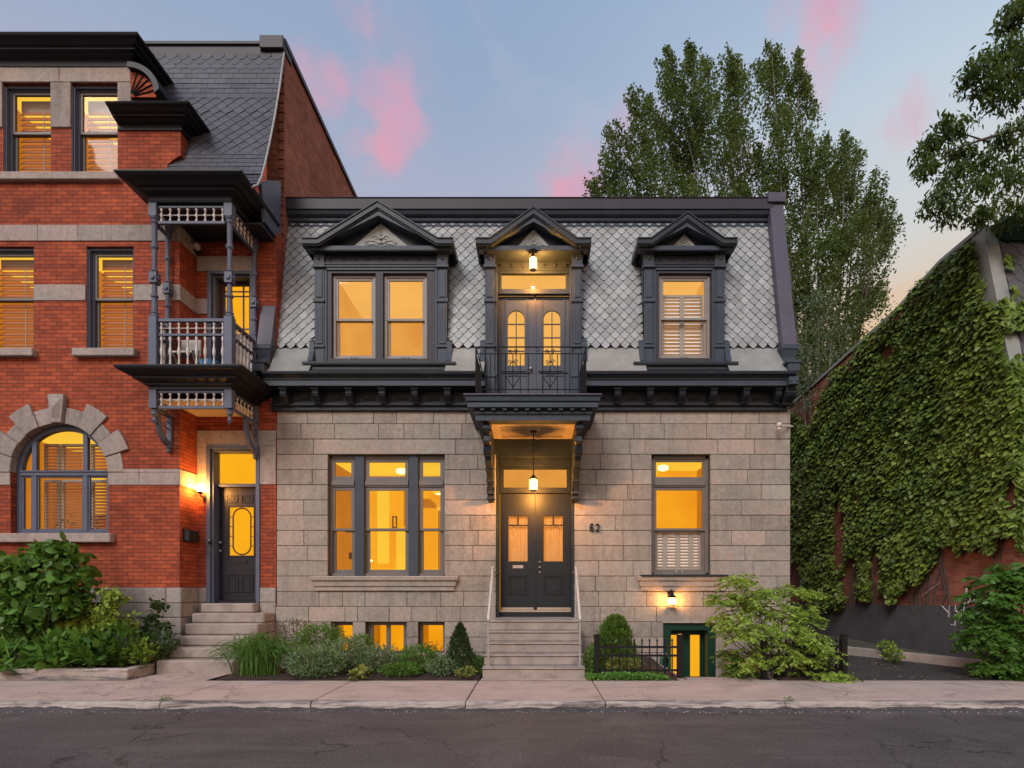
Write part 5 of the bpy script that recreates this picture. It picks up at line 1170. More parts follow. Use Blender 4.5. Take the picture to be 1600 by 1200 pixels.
# driveway
S('driveway', MB().add([(5.25, SY+.005, -.008), (60, SY+.005, -.008), (60, 20, -.02), (5.25, 20, -.02)], [(0, 1, 2, 3)]), M['drive'])
q = MB(); random.seed(4)
for i in range(260):
    x = random.uniform(5.4, 9.5); y = random.uniform(-2.4, 1.0); r = random.uniform(.012, .035); a = random.uniform(0, 6.28); z = -.005
    q.add([(x, y, z), (x+r*math.cos(a), y+r*math.sin(a), z+.008), (x+1.6*r*math.cos(a+.5), y+1.6*r*math.sin(a+.5), z+.002), (x+r*math.cos(a+1.1), y+r*math.sin(a+1.1), z+.01)], [(0, 1, 2, 3)])
lf = q.build('fallen_leaves', leaf_mat('dry_leaf', (.30, .20, .11), (.42, .33, .22), .8, .1)); lf['kind'] = 'stuff'; lf['label'] = 'dry leaves scattered over the dark driveway'
# planting beds: gently mounded mulch
def bed(name, x0, x1, y0, y1, z0, z1, m=None):
    nx, ny = int((x1-x0)/.12)+1, int((y1-y0)/.12)+1; vs = []
    for j in range(ny+1):
        for i in range(nx+1):
            e = min(i, nx-i, j*1.0, 3)/3; vs.append((x0+(x1-x0)*i/nx, y0+(y1-y0)*j/ny, z0+(z1-z0)*j/ny*.9+e*.03+random.uniform(-.012, .012)))
    return S(name, MB().add(vs, [(j*(nx+1)+i, j*(nx+1)+i+1, (j+1)*(nx+1)+i+1, (j+1)*(nx+1)+i) for j in range(ny) for i in range(nx)]), m or M['soil'])
bed('soil', -5.15, -.90, SY+.01, 0, .005, .10); bed('soil', .85, 2.35, SY+.01, 0, .005, .08); bed('soil', 3.95, 5.2, SY+.01, 0, .005, .08)
bed('soil', -14, -6.76, -2.1, -.6, .10, .16)
# sunken area before the basement door
S('areaway', MB().box(2.35, 4.0, -2.2, .3, -.41, -.36).box(2.30, 2.42, SY+.02, -.0, -.4, .015).box(3.78, 3.94, SY+.3, -.0, -.4, .20).box(2.42, 3.9, SY+.012, -2.1, -.4, -.001), M['concrete'], bevel=.01)
bk = thing('planter_kerb', 'low stone kerb edging the leafy garden in front of the red house', 'kerb', (-9, -2.2, 0))
q = MB(); 
for a, b in ((-14, -11.5), (-11.49, -9.0), (-8.99, -6.68)): q.box(a, b, -2.26, -2.10, -.05, .155)
q.box(-6.84, -6.68, -2.095, -1.9, -.05, .156).box(-6.84, -6.68, -1.895, -1.55, -.05, .16)
q.build('kerb_stone', M['kerb'], bk, bevel=.018)
# ================================================================ iron fences
def picket(mb, x, y, z0, z1):
    mb.box(x-.009, x+.009, y-.009, y+.009, z0, z1-.03); mb.lathe(x, y, [(.012, z1-.03), (.018, z1-.015), (.004, z1+.02)], 6)
def iron_fence(label, x0, x1, y, side=None, yback=None, zt=.64):
    f = thing('iron_fence', label, 'fence', (x0, y, 0), 'low black iron fences beside the basement steps')
    for x in (x0, x1):
        MB().box(x-.042, x+.042, y-.042, y+.042, -.02, zt+.07).box(x-.05, x+.05, y-.05, y+.05, zt+.07, zt+.085).box(x-.09, x+.09, y-.08, y+.08, -.005, .014).build('post', M['iron'], f, bevel=.004)
    q = MB()
    for z in (.12, .36, .50): q.box(x0+.042, x1-.042, y-.014, y+.014, z, z+.035)
    if side is not None:
        for z in (.12, .36, .50): q.box(side-.014, side+.014, y+.042, yback, z, z+.035)
    q.build('rail', M['iron'], f)
    n = round((x1-x0)/.122); fp = None
    for i in range(1, n):
        x = x0+(x1-x0)*i/n
        if fp is None: m_ = MB(); picket(m_, x, y, .03, zt); fp = m_.build('picket', M['iron'], f, at=(x, y, 0))
        else: dup(fp, (x-WP[fp.name].x, 0, 0), f)
    if side is not None:
        n = int((yback-y)/.125)
        for i in range(1, n): dup(fp, (side-WP[fp.name].x, .125*i, 0), f)
    return f
iron_fence('low black iron fence between the right handrail and the green basement door', X(932, 9.45), X(1065, 9.3)+.0, -2.28)
iron_fence('low black iron fence half buried in the shrub beside the driveway', X(1195, 9.35), X(1320, 9.35), -2.32, X(1320, 9.35), -.1)
hs = thing('garden_hose', 'coiled green garden hose hanging on the green basement door frame', 'hose', (2.72, -.1, .1))
q = MB()
for k in range(4): q.tube([(X(1041, 11.5)+.10*math.cos(a)*(1-.08*k), -.10-.02*k, Z(1036, 11.5)+.17*math.sin(a)*(1-.08*k)) for a in [2*math.pi*i/18 for i in range(19)]], .012, 6)
q.build('coil', mat('green_hose', (.02, .12, .07), .4), hs); MB().box(X(1041, 11.5)-.04, X(1041, 11.5)+.04, -.10, -.01, Z(1024, 11.5)-.03, Z(1024, 11.5)+.02).build('hanger', M['white_wood'], hs)
# ================================================================ ivy-covered building on the right
IX = 8.6
ivb = thing('brick_building', 'red brick building with slate mansard behind the ivy on the right', 'house', (IX, 0, 0))
IY0 = -1.37
side = [(IY0, -.3), (IY0, 5.14), (-.63, 8.36), (.5, 8.34), (2.0, 8.03), (7.7, 7.55), (14, 7.0), (14, -.3)]
MB().plate(side, [], IX, IX+.3, 'yz').build('side_wall', M['brick_old'], ivb)
q = MB()
for (a, b), (c, d_) in zip(side[2:6], side[3:7]): q.plate([(a, b), (c, d_), (c, d_+.09), (a, b+.09)], [], IX-.05, IX+.36, 'yz')
q.build('wall_coping', M['flash'], ivb, bevel=.006)
MB().plate([(IY0-.03, 5.10), (-.66, 8.40), (-.63, 8.46), (-.35, 8.46), (-1.0, 5.10)], [], IX-.02, IX+.235, 'yz').build('corner_coping', M['flash'], ivb, bevel=.008)
MB().box(IX+.3, 24, IY0, IY0+.3, -.3, 5.14).box(IX+.3, 24, 13.7, 14, -.3, 7).build('front_wall', M['brick_old'], ivb)
q = MB(); scaled_tiles(q, IX+.24, 13, [(IY0, 5.15), (-.72, 8.10)], .30, .19, shield(.3, .19), .012, .01); q.build('mansard_slates', M['parge'], ivb)
MB().add([(IX+.2, IY0+.05, 5.12), (24, IY0+.05, 5.12), (24, -.60, 8.3), (IX+.2, -.60, 8.3)], [(0, 1, 2, 3)]).box(IX+.3, 24, -.6, 14, 8.0, 8.04).build('roof_underlay', M['underlay_lip_shade'], ivb)
MB().sweep([(IX+.30, -.55), (IX+.30, -.82), (24, -.82)], [(-.3, 8.06), (0, 8.06), (.05, 8.10), (.12, 8.22), (.14, 8.30), (.18, 8.31), (.18, 8.40), (-.3, 8.41)]).build('green_cornice', M['door_green'], ivb, bevel=.006)
MB().plate([(IY0-.02, -.3), (IY0-.02, 1.16), (1.5, 1.08), (6, 1.02), (13.9, 1.0), (13.9, -.3)], [], IX-.025, IX-.001, 'yz').build('parged_base', M['parge'], ivb)
def WR(px, py): d = IX*900/(px-836); return (d-DC, Z(py, d))
q = MB(); wm = mat('white_spray_paint', (.55, .55, .56), .7, .25, 30)
def stroke(pts, w=.012):
    P = [WR(1440+a/5.456, 860+b/5.456) for a, b in pts]; q.tube([(IX-.028, y, z) for y, z in P], w, 4)
for s_ in ([(183, 472), (240, 530)], [(250, 468), (243, 570)], [(302, 465), (296, 640), (262, 634)], [(305, 500), (325, 545), (350, 500), (352, 640)], [(365, 560), (395, 315), (410, 460)], [(420, 440), (445, 345)], [(462, 358), (460, 430)], [(470, 360), (522, 440)], [(400, 455), (430, 440), (460, 428), (490, 450)], [(330, 735), (325, 815)]): stroke(s_)
stroke([(10, 390), (170, 270)], .006); q.build('graffiti', wm, ivb)
q = MB(); lp = [(8.38, -2.0), (8.36, -1.2), (7.78, 0.0), (7.15, 1.2), (6.9, 3.0), (6.9, 8)]
q.sweep(lp, [(-.20, -.1), (0, -.1), (0, .16), (-.20, .17)]); dk = thing('driveway_kerb', 'low concrete kerb wall curving along the driveway under the ivy', 'kerb', (8, 0, 0)); q.build('kerb_wall', M['concrete'], dk, bevel=.015)
S('verge', MB().add([(8.5, -2.2, .06), (8.62, -2.2, .06), (8.62, 8, .1), (7.0, 8, .1), (7.0, 3, .1), (7.3, 1.2, .1), (7.9, 0, .1), (8.45, -1.2, .08)], [(0, 1, 2, 3, 4, 5, 6, 7)]), M['lawn'])
# ================================================================ foliage
def leaves(name, parent, mtl, C, size, wid, spread, N=None, up=0.0, droop=.5, jitter=.9, fold=.25, out=None, **tags):
    """many small folded leaves: C = (n,3) leaf positions; `out` optional (n,3) preferred direction of the leaf tips"""
    n = len(C); rg = RNG
    d = rg.normal(size=(n, 3))*jitter
    if out is not None: d += out
    d[:, 2] += up-droop; d /= np.linalg.norm(d, axis=1)[:, None]+1e-9
    nn = rg.normal(size=(n, 3))*.55; nn[:, 2] += 1.0; nn -= d*(nn*d).sum(1)[:, None]; nn /= np.linalg.norm(nn, axis=1)[:, None]+1e-9
    s = np.cross(d, nn); L = size*(.65+.7*rg.random(n))[:, None]; Wd = L*wid
    prof = [(.45, .5, -.25)] if n > 30000 else [(.18, .36, -.10), (.45, .5, -.2), (.76, .30, -.22)]
    P = [C]+[C+d*L*u+s*Wd*w-nn*L*fold*-h for u, w, h in prof]+[C+d*L-nn*L*fold*.45]+[C+d*L*u-s*Wd*w-nn*L*fold*-h for u, w, h in reversed(prof)]+[C+d*L*.48+nn*L*fold*.10]
    m_ = len(P); V = np.stack(P, 1).reshape(-1, 3); b = (np.arange(n)*m_)[:, None]
    F = np.concatenate([b+np.array([[i, (i+1) % (m_-1), m_-1]]) for i in range(m_-1)], 1).reshape(-1, 3)
    me = bpy.data.meshes.new(name); me.vertices.add(len(V)); me.vertices.foreach_set('co', V.astype(np.float32).ravel())
    me.loops.add(F.size); me.loops.foreach_set('vertex_index', F.astype(np.int32).ravel()); me.polygons.add(len(F))
    me.polygons.foreach_set('loop_start', np.arange(0, F.size, 3, dtype=np.int32)); me.polygons.foreach_set('loop_total', np.full(len(F), 3, np.int32))
    me.update(calc_edges=True); me.materials.append(mtl)
    return link(name, me, parent, (0, 0, 0), **tags)
def clumps(lobes, nc, nl, r, squash=.7):
    """lobes (x,y,z,rx,ry,rz) -> leaf centres gathered into clumps inside the lobes, mostly near their surface"""
    out = []
    for x, y, z, a, b, c in lobes:
        k = max(3, int(nc*(a*b*c)**.45)) if nc > 0 else -nc
        for _ in range(k):
            v = RNG.normal(size=3); v /= np.linalg.norm(v); t_ = RNG.random()**.45
            cc = np.array([x+v[0]*a*t_, y+v[1]*b*t_, z+v[2]*c*t_]); m_ = int(nl*(.5+RNG.random()))
            rr = r*(.6+.8*RNG.random()); out.append(cc+np.clip(RNG.normal(size=(m_, 3)), -1.5, 1.5)*rr*np.array([1, 1, squash]))
    return np.concatenate(out)
def lob(px, py, rx, ry, d, depth=None):
    k = d/900; return (X(px, d), d-DC, Z(py, d), rx*k, (depth or rx*k), ry*k)
L_ = {
 'poplar': leaf_mat('poplar_leaf', (.028, .055, .014), (.15, .20, .07)), 'willow': leaf_mat('silver_leaf', (.07, .10, .06), (.15, .19, .12)),
 'ash': leaf_mat('ash_leaf', (.025, .045, .016), (.075, .12, .025)), 'ivy': leaf_mat('ivy_leaf', (.022, .055, .010), (.22, .30, .05), .45, .22),
 'bush': leaf_mat('broad_green_leaf', (.025, .08, .015), (.13, .27, .04), .45),
 'hosta': leaf_mat('hosta_leaf', (.04, .13, .02), (.17, .34, .06), .4), 'lily': leaf_mat('daylily_blade', (.06, .15, .03), (.15, .30, .07), .4),
 'mint': leaf_mat('grey_green_leaf', (.10, .17, .075), (.22, .31, .16), .6), 'dark': leaf_mat('deep_green_leaf', (.015, .04, .014), (.04, .085, .03), .45),
 'thuja': leaf_mat('cedar_spray', (.04, .10, .015), (.14, .24, .045), .5), 'sumac': leaf_mat('bright_green_leaf', (.09, .17, .02), (.31, .42, .06), .45),
 'yellow': leaf_mat('yellow_green_leaf', (.13, .17, .03), (.30, .32, .07), .5), 'bronze': leaf_mat('bronze_seedhead', (.09, .05, .035), (.16, .10, .06), .7),
 'maple': leaf_mat('maple_leaf', (.03, .09, .015), (.09, .20, .03), .4)}
def plant(name, label, cat, base, C, mtl, size, wid=.5, stems=0, stem_r=.006, stem_m=None, group=None, leafname='foliage', **k):
    t_ = thing(name, label, cat, base, group); leaves(leafname, t_, mtl, C, size, wid, 0, **k)
    if stems:
        q = MB(); idx = RNG.integers(0, len(C), stems)
        for i in idx:
            p = C[i]; b = np.array(base)+RNG.normal(size=3)*[.04, .04, 0]; md = (b+p)/2+np.array([(p[0]-b[0])*.12, 0, .05]); q.tube([b, md, p], [stem_r, stem_r*.8, stem_r*.4], 5)
        q.build('stems', stem_m or M['bark_dark'], t_)
    return t_
# ---- big poplar behind the house
DT = 22
pop = thing('poplar_tree', 'large poplar with upright leafy limbs behind the stone house', 'tree', (X(1290, DT), DT-DC, 0))
PL_ = [(1040, 110, 22, 38), (1062, 175, 40, 50), (1010, 180, 30, 26), (985, 150, 22, 12), (1075, 95, 14, 26), (1100, 140, 26, 45), (1135, 95, 16, 24), (1148, 150, 26, 60), (1200, 95, 24, 28), (1212, 150, 36, 60), (1225, 225, 40, 60), (1250, 100, 12, 26),
       (1262, 150, 15, 30), (960, 215, 24, 24), (1000, 240, 40, 30), (945, 262, 28, 22), (925, 285, 18, 18), (975, 292, 42, 30), (1035, 260, 40, 60), (1090, 225, 45, 60), (1140, 240, 38, 70), (1075, 320, 70, 40), (1150, 320, 50, 40),
       (1180, 290, 40, 60), (1262, 235, 22, 36), (1290, 255, 24, 46), (1318, 225, 14, 26), (1340, 265, 24, 36), (1310, 310, 44, 46), (1370, 290, 16, 28), (1365, 330, 30, 36), (1395, 330, 14, 20), (1340, 370, 46, 40), (1385, 375, 20, 24),
       (1270, 330, 44, 60), (1300, 410, 60, 50), (1360, 425, 28, 34), (1265, 430, 46, 70), (1350, 475, 26, 30), (1300, 490, 52, 50), (1375, 455, 14, 14), (1270, 545, 44, 60), (1325, 540, 34, 40), (1225, 330, 30, 60), (1250, 610, 40, 50), (1240, 480, 30, 80), (1290, 660, 60, 60), (1220, 640, 50, 60), (1340, 630, 40, 50), (1170, 430, 60, 60), (1260, 740, 60, 60)]
def sprays(lobes, ns, nl, r, base):
    """leafy twigs that fan up and out from the foot of each lobe, giving a feathery outline"""
    out = []
    for x, y, z, a, b, c in lobes:
        k = max(6, int(ns*(a*c)**.6))
        for _ in range(k):
            th = RNG.random()*6.283; u = RNG.random()**.5; el = RNG.uniform(-.8, 1.2)
            w = math.sqrt(max(.05, 1-min(1, abs(el))**2)); p1 = np.array([x+a*u*w*math.cos(th)*1.08, y+b*u*w*math.sin(th), z+c*el])
            dr = p1-np.array(base); dr /= np.linalg.norm(dr); dr += RNG.normal(size=3)*.16; L = RNG.uniform(.7, 1.7); p0 = p1-dr*L
            m_ = int(nl*RNG.uniform(.5, 1.4)); t_ = RNG.random(m_)**.8; out.append(p0+(p1-p0)*t_[:, None]+np.clip(RNG.normal(size=(m_, 3)), -1.7, 1.7)*(r*(1.2-.95*t_))[:, None])
    return np.concatenate(out)
C = sprays([lob(a, b, c*.9, d_*.95, DT+RNG.uniform(-1.2, 1.8)) for a, b, c, d_ in PL_], 44, 78, .15, (X(1230, DT), DT-DC, 6))
leaves('crown', pop, L_['poplar'], C, .092, .8, 0, droop=.2)
q = MB(); tb = Vector((X(1290, DT), DT-DC, 0))
q.tube([tb, tb+Vector((-.1, 0, 3.5)), tb+Vector((-.2, .1, 7))], [.42, .32, .25], 10)
for a, b, c, d_ in PL_:
    if d_ >= 26:
        e = Vector((X(a, DT), DT-DC+random.uniform(-.5, .9), Z(b-d_*.1, DT))); s_ = tb+Vector((-.1+random.uniform(-.15, .15), 0, random.uniform(3, 6.5))); h = e.z-s_.z
        q.tube([s_, s_+Vector(((e.x-s_.x)*.35, (e.y-s_.y)*.3, h*.25)), s_+Vector(((e.x-s_.x)*.75, (e.y-s_.y)*.7, h*.6)), e], [.13, .08, .035, .006], 6)
q.build('trunk', M['bark'], pop, smooth=True)
sw = thing('willow_tree', 'small silvery tree growing in front of the poplar by the house corner', 'tree', (X(1275, 18), 18-DC, 0))
SL = [(1280, 470, 22, 30), (1300, 520, 32, 36), (1262, 540, 26, 40), (1285, 580, 36, 40), (1330, 560, 18, 24), (1255, 620, 24, 40), (1310, 610, 30, 30)]
leaves('crown', sw, L_['willow'], clumps([lob(a, b, c, d_, 18) for a, b, c, d_ in SL], -16, 24, .15, 1.0), .12, .4, 0, droop=.8)
q = MB(); b0 = Vector((X(1275, 18), 18-DC, 0)); q.tube([b0, b0+Vector((.1, 0, 4)), b0+Vector((.0, 0, 8))], [.16, .12, .05], 8)
for a, b, c, d_ in SL: e = Vector((X(a, 18), 18-DC, Z(b, 18))); q.tube([b0+Vector((.08, 0, 3.5)), (b0+e)/2+Vector((0, 0, 1.5)), e], [.07, .045, .01], 5)
q.build('trunk', M['bark'], sw, smooth=True)
# ---- ash tree reaching in from the right
DA = 10.4
ash = thing('ash_tree', 'ash tree whose leafy branches reach in from the upper right', 'tree', (11.6, -2.6, 0))
branches = [[(1760, 330), (1680, 250), (1600, 205), (1545, 222), (1495, 240), (1440, 262)], [(1600, 206), (1560, 245), (1520, 275), (1478, 320)], [(1680, 250), (1620, 280), (1570, 315), (1540, 345)],
            [(1760, 320), (1700, 160), (1620, 110), (1560, 105), (1512, 120)], [(1620, 110), (1590, 80), (1568, 60)], [(1560, 106), (1570, 140), (1558, 160)], [(1545, 222), (1510, 215), (1470, 205)], [(1700, 150), (1640, 60), (1600, 20), (1570, 8)], [(1520, 230), (1470, 250), (1452, 262)], [(1640, 60), (1680, -20), (1700, -60)],
            [(1495, 240), (1455, 270), (1432, 262)], [(1620, 280), (1600, 330), (1590, 345)]]
q = MB(); bp = []
q.tube([(11.6, -2.6, -.3), (11.5, -2.55, 2.5), (11.2, -2.4, 5.5), (X(1760, DA), DA-DC, Z(330, DA))], [.30, .24, .17, .12], 10)
for i, br in enumerate(branches):
    P = [Vector((X(a, DA), DA-DC+(k*.06 if i % 2 else -k*.05), Z(b, DA))) for k, (a, b) in enumerate(br)]
    r0 = .05 if i in (0, 3) else .022; q.tube(P, [r0*(1-.85*k/(len(P)-1)) for k in range(len(P))], 6); bp.append(P)
q.build('trunk', M['bark_dark'], ash, smooth=True)
AL = [(1445, 262, 14, 10), (1452, 225, 14, 12), (1470, 205, 14, 10), (1490, 210, 20, 12), (1500, 238, 24, 12), (1530, 250, 22, 14), (1488, 270, 22, 12), (1480, 300, 20, 12), (1460, 318, 16, 12), (1490, 335, 16, 14), (1520, 300, 26, 16), (1545, 270, 26, 18), (1575, 285, 26, 26),
      (1595, 250, 18, 26), (1565, 330, 26, 16), (1595, 335, 18, 16), (1530, 335, 14, 10), (1570, 215, 16, 10), (1600, 195, 20, 8), (1610, 300, 30, 36), (1640, 260, 30, 40), (1650, 330, 30, 20),
      (1515, 112, 14, 10), (1535, 100, 18, 12), (1560, 115, 22, 16), (1555, 150, 14, 12), (1585, 105, 20, 22), (1590, 145, 14, 14), (1570, 75, 16, 10), (1595, 70, 16, 14), (1545, 130, 16, 10), (1610, 110, 22, 30), (1640, 150, 30, 30),
      (1575, 30, 16, 14), (1600, 20, 22, 20), (1590, 0, 18, 16), (1640, 50, 30, 30), (1660, 0, 40, 30), (1640, -40, 40, 20)]
C = clumps([lob(a, b, c, d_, DA, .35) for a, b, c, d_ in AL], -16, 17, .085, .8)
leaves('crown', ash, L_['ash'], C, .105, .34, 0, droop=1.0, jitter=.8)
# ---- ivy on the wall
iv = thing('climbing_ivy', 'dense green ivy hanging over the brick side wall and roof edge on the right', 'ivy', (IX, 0, 1))
n = 95000; yy = RNG.random(n)**1.25*13.5+IY0-.16; zz2 = RNG.random(n)*7.8+.9
top = np.interp(yy, [IY0-.1, -.63, .5, 2, 7.7, 14], [5.2, 8.3, 8.30, 8.0, 7.5, 7.0]); dd = yy+DC; pxx = 836+IX*900/dd; pyy = 918-(zz2-1.49)*900/dd
wob = 14*np.sin(pxx*.045)+9*np.sin(pxx*.13+1)+5*np.sin(pxx*.31); lowb = np.interp(pxx, [1236, 1290, 1330, 1400, 1440, 1480, 1530, 1560, 1600, 1650], [880, 945, 945, 930, 900, 862, 868, 850, 840, 830])+wob*.8
ok = (zz2 < top-.02) & (pyy < lowb)
edge = np.interp(pxx, [1236, 1250, 1300, 1350], [90, 60, 45, 0]); coping_y = 918-(top-1.49)*900/dd
ok &= ~((pxx < 1345) & (pyy < coping_y+edge*(.6+.5*np.sin(pxx*.09))))
def patch(cx, cy, rx, ry): return ((pxx-cx)/rx)**2+((pyy-cy)/ry)**2 < 1+.35*np.sin(pxx*.3+pyy*.21)
for a in ((1395, 548, 12, 14), (1318, 830, 10, 70), (1335, 900, 14, 36), (1375, 895, 9, 40), (1248, 920, 12, 40), (1540, 872, 14, 20), (1345, 770, 6, 24), (1592, 770, 10, 30), (1588, 850, 20, 14), (1545, 710, 7, 12)): ok &= ~patch(*a)
ok &= ~((pxx > 1524) & (pyy < 470) & (pxx > 1524+(pyy-357)*.24-2))
yy, zz2 = yy[ok], zz2[ok]; n = len(yy)
bulge = .04+.09*np.abs(np.sin(yy*3.1+zz2)*np.sin(zz2*2.7+yy))+.13*RNG.random(n)**2
C = np.stack([IX-bulge, yy, zz2], 1); out = np.stack([np.full(n, -.75), np.full(n, -.25), np.full(n, -.9)], 1)
old = C[:, 1] > 1.5
def ivyleaves(C, out, m_, nm):
    n = len(C); d = RNG.normal(size=(n, 3))*.28+out; d /= np.linalg.norm(d, axis=1)[:, None]
    nn = np.array([[-.85, -.12, .55]])+RNG.normal(size=(n, 3))*.34; nn -= d*(nn*d).sum(1)[:, None]; nn /= np.linalg.norm(nn, axis=1)[:, None]; s = np.cross(d, nn)
    L = (.092*(.5+1.0*RNG.random(n)))[:, None]
    P = [C, C+s*L*.5+d*L*.12, C+s*L*.36+d*L*.55, C+d*L, C-s*L*.36+d*L*.55, C-s*L*.5+d*L*.12, C+d*L*.42+nn*L*.10]
    V = np.stack(P, 1).reshape(-1, 3); b = (np.arange(n)*7)[:, None]
    F = np.concatenate([b+np.array([[i, (i+1) % 6, 6]]) for i in range(6)], 1).reshape(-1, 3)
    me = bpy.data.meshes.new(nm); me.vertices.add(len(V)); me.vertices.foreach_set('co', V.astype(np.float32).ravel()); me.loops.add(F.size); me.loops.foreach_set('vertex_index', F.astype(np.int32).ravel())
    me.polygons.add(len(F)); me.polygons.foreach_set('loop_start', np.arange(0, F.size, 3, dtype=np.int32)); me.polygons.foreach_set('loop_total', np.full(len(F), 3, np.int32)); me.update(calc_edges=True); me.materials.append(m_)
    return link(nm, me, iv)
ivyleaves(C, out, L_['ivy'], 'foliage')
n = 4200; xx = IX-.05+RNG.random(n)**1.9*3.0; tt = RNG.random(n); zz3 = 2.2+tt*6.0; y3 = np.where(zz3 > 5.14, IY0+(zz3-5.14)*.23, IY0)-.08-.06*RNG.random(n)
d3 = y3+DC; px3 = 836+xx*900/d3; py3 = 918-(zz3-1.49)*900/d3
ok = (py3 > 396) & ~((px3 > 1580+8*np.sin(py3*.1)) & (py3 < 470)) & ~((py3 > 512) & (py3 < 552) & (px3 > 1572)) & (zz3 > 2.4+.3*np.sin(xx*5)) & ~((xx < IX+.22) & (py3 < 466))
C = np.stack([xx, y3, zz3], 1)[ok]; o2 = np.tile([[0, -.7, -.9]], (len(C), 1)).astype(float)
leaves('front_foliage', iv, L_['ivy'], C, .15, .85, 0, out=o2*1.6, jitter=.35, droop=.4)
q = MB(); rs = random.Random(9)
for k in range(26):
    y = rs.uniform(-1, 6); z = .9; P = [(IX-.02, y, z)]
    for j in range(6): y += rs.uniform(-.3, .3); z += rs.uniform(.4, .9); P.append((IX-.025, y, min(z, 6.8)))
    q.tube(P, [.018*(1-.13*i) for i in range(7)], 5)
q.build('vines', M['bark_dark'], iv)
# ---- garden in front of the red house
def dome(px, py, rx, ry, d, n, depth=.35):
    a = RNG.normal(size=(n, 3)); a /= np.linalg.norm(a, axis=1)[:, None]; t_ = (.55+.45*RNG.random(n))[:, None]; k = d/900
    return np.stack([X(px, d)+a[:, 0]*rx*k*t_[:, 0], d-DC+a[:, 1]*depth*t_[:, 0], Z(py, d)+a[:, 2]*ry*k*t_[:, 0]], 1)
B1 = [lob(a, b, c, d_, 9.95, .4) for a, b, c, d_ in ((88, 868, 30, 18), (30, 885, 36, 18), (60, 905, 55, 26), (105, 905, 28, 28), (20, 930, 40, 28), (75, 945, 52, 26), (-40, 900, 50, 50), (40, 965, 46, 16), (110, 935, 18, 20), (-90, 930, 50, 50))]
plant('broadleaf_shrub', 'large dark green broadleaf shrub under the arched window', 'shrub', (X(50, 9.95), -1.75, .1), clumps(B1, -24, 16, .10, .6), L_['bush'], .15, .68, 14, .014, droop=.55)
plant('young_shrub', 'upright bright green shrub in front of the cellar window', 'shrub', (X(172, 10), -1.7, .1), clumps([lob(a, b, c, d_, 10, .2) for a, b, c, d_ in ((172, 935, 14, 14), (165, 960, 24, 18), (185, 975, 22, 18), (150, 985, 20, 14))], -16, 12, .06, .7), L_['sumac'], .09, .62, 6)
plant('vine_sprig', 'trailing sprig climbing the base stones left of the entry steps', 'plant', (X(245, 10.3), -1.35, .15), clumps([lob(a, b, c, d_, 10.4, .12) for a, b, c, d_ in ((247, 945, 4, 8), (240, 965, 9, 8), (228, 985, 16, 8), (256, 978, 12, 6), (240, 1000, 24, 12))], -9, 9, .05, .6), L_['dark'], .085, .7, 6)
for i, (px, py, rx, ry, d, n, m_, sz, lab) in enumerate((
    (20, 1030, 46, 26, 9.65, 210, 'hosta', .19, 'broad-leaved hosta at the far left of the planted kerb'),
    (95, 1020, 40, 26, 9.65, 240, 'hosta', .18, 'yellow-green hosta spilling over the stone kerb'),
    (140, 1018, 36, 24, 9.7, 260, 'bush', .15, 'mid-green leafy clump behind the stone kerb corner'),
    (190, 1010, 34, 30, 9.85, 300, 'maple', .11, 'fresh green plant at the centre of the garden near the kerb corner'),
    (222, 1018, 22, 18, 9.9, 240, 'sumac', .085, 'small lime-green plant beside the kerb end'),
    (250, 1005, 26, 22, 10.2, 330, 'dark', .075, 'dark green mound against the left of the entry steps'),
    (-40, 1010, 60, 40, 9.9, 260, 'bush', .16, 'leafy clump at the edge of the garden under the big shrub'),
    (60, 990, 50, 22, 10.1, 300, 'bush', .13, 'leafy perennial under the broadleaf shrub'),
    (125, 985, 34, 22, 10.15, 240, 'sumac', .12, 'tall lime perennial with spent brown flower stalks'))):
    C = dome(px, py, rx, ry, d, n, .30); C = C[C[:, 2] > .08]; cen = np.array([X(px, d), d-DC, .1]); o = C-cen; o /= np.linalg.norm(o, axis=1)[:, None]
    plant('garden_plant' if 'hosta' not in lab else 'hosta', lab, 'plant', (X(px, d), d-DC, .1), C, L_[m_], sz, .62, 10, .006, L_['hosta'], out=o*1.2, jitter=.5, droop=.25)
# ---- bed in front of the stone house
t_ = thing('daylily', 'large arching daylily clump between the two flights of steps', 'plant', (X(405, 9.6), 9.6-DC, .03)); q = MB()
for i in range(460):
    a = random.uniform(0, 6.283); L = random.uniform(.42, .74); sp = random.uniform(.14, .80); bx, by = X(405, 9.6)+random.gauss(0, .12), 9.6-DC+random.gauss(0, .07)
    h = L*(1.1-.45*sp); w = random.uniform(.009, .015); ap = random.uniform(.55, .8); ca, sa = math.cos(a), math.sin(a)*.6; P = []
    for k in range(8):
        u = k/7; P.append((bx+ca*sp*u**1.25*1.1, by+sa*sp*u**1.25, .03+h*(1-((u-ap)/ap)**2), w*(1-.85*u**2)))
    vs = []
    for x, y, z, ww in P: vs += [(x-sa*ww, y+ca*ww, max(.02, z)), (x, y, max(.015, z-.006)), (x+sa*ww, y-ca*ww, max(.02, z))]
    q.add(vs, [(k*3+j, k*3+j+1, k*3+j+4, k*3+j+3) for k in range(7) for j in range(2)])
q.build('blades', L_['lily'], t_)
def mound(name, lab, px, py, rx, ry, d, n, m_, sz, wid=.5, **k):
    C = dome(px, py, rx, ry, d, n, .30); C = C[C[:, 2] > .02]; cen = np.array([X(px, d), d-DC, Z(py+ry*.6, d)]); o = C-cen; o /= np.linalg.norm(o, axis=1)[:, None]+1e-6
    return plant(name, lab, 'plant', (X(px, d), d-DC, .03), C, L_[m_], sz, wid, 24, .004, L_['dark'], out=o, jitter=.6, droop=-.1, **k)
mound('catmint', 'grey-green mound of catmint at the front left of the bed', 492, 1035, 50, 26, 9.45, 2600, 'mint', .045)
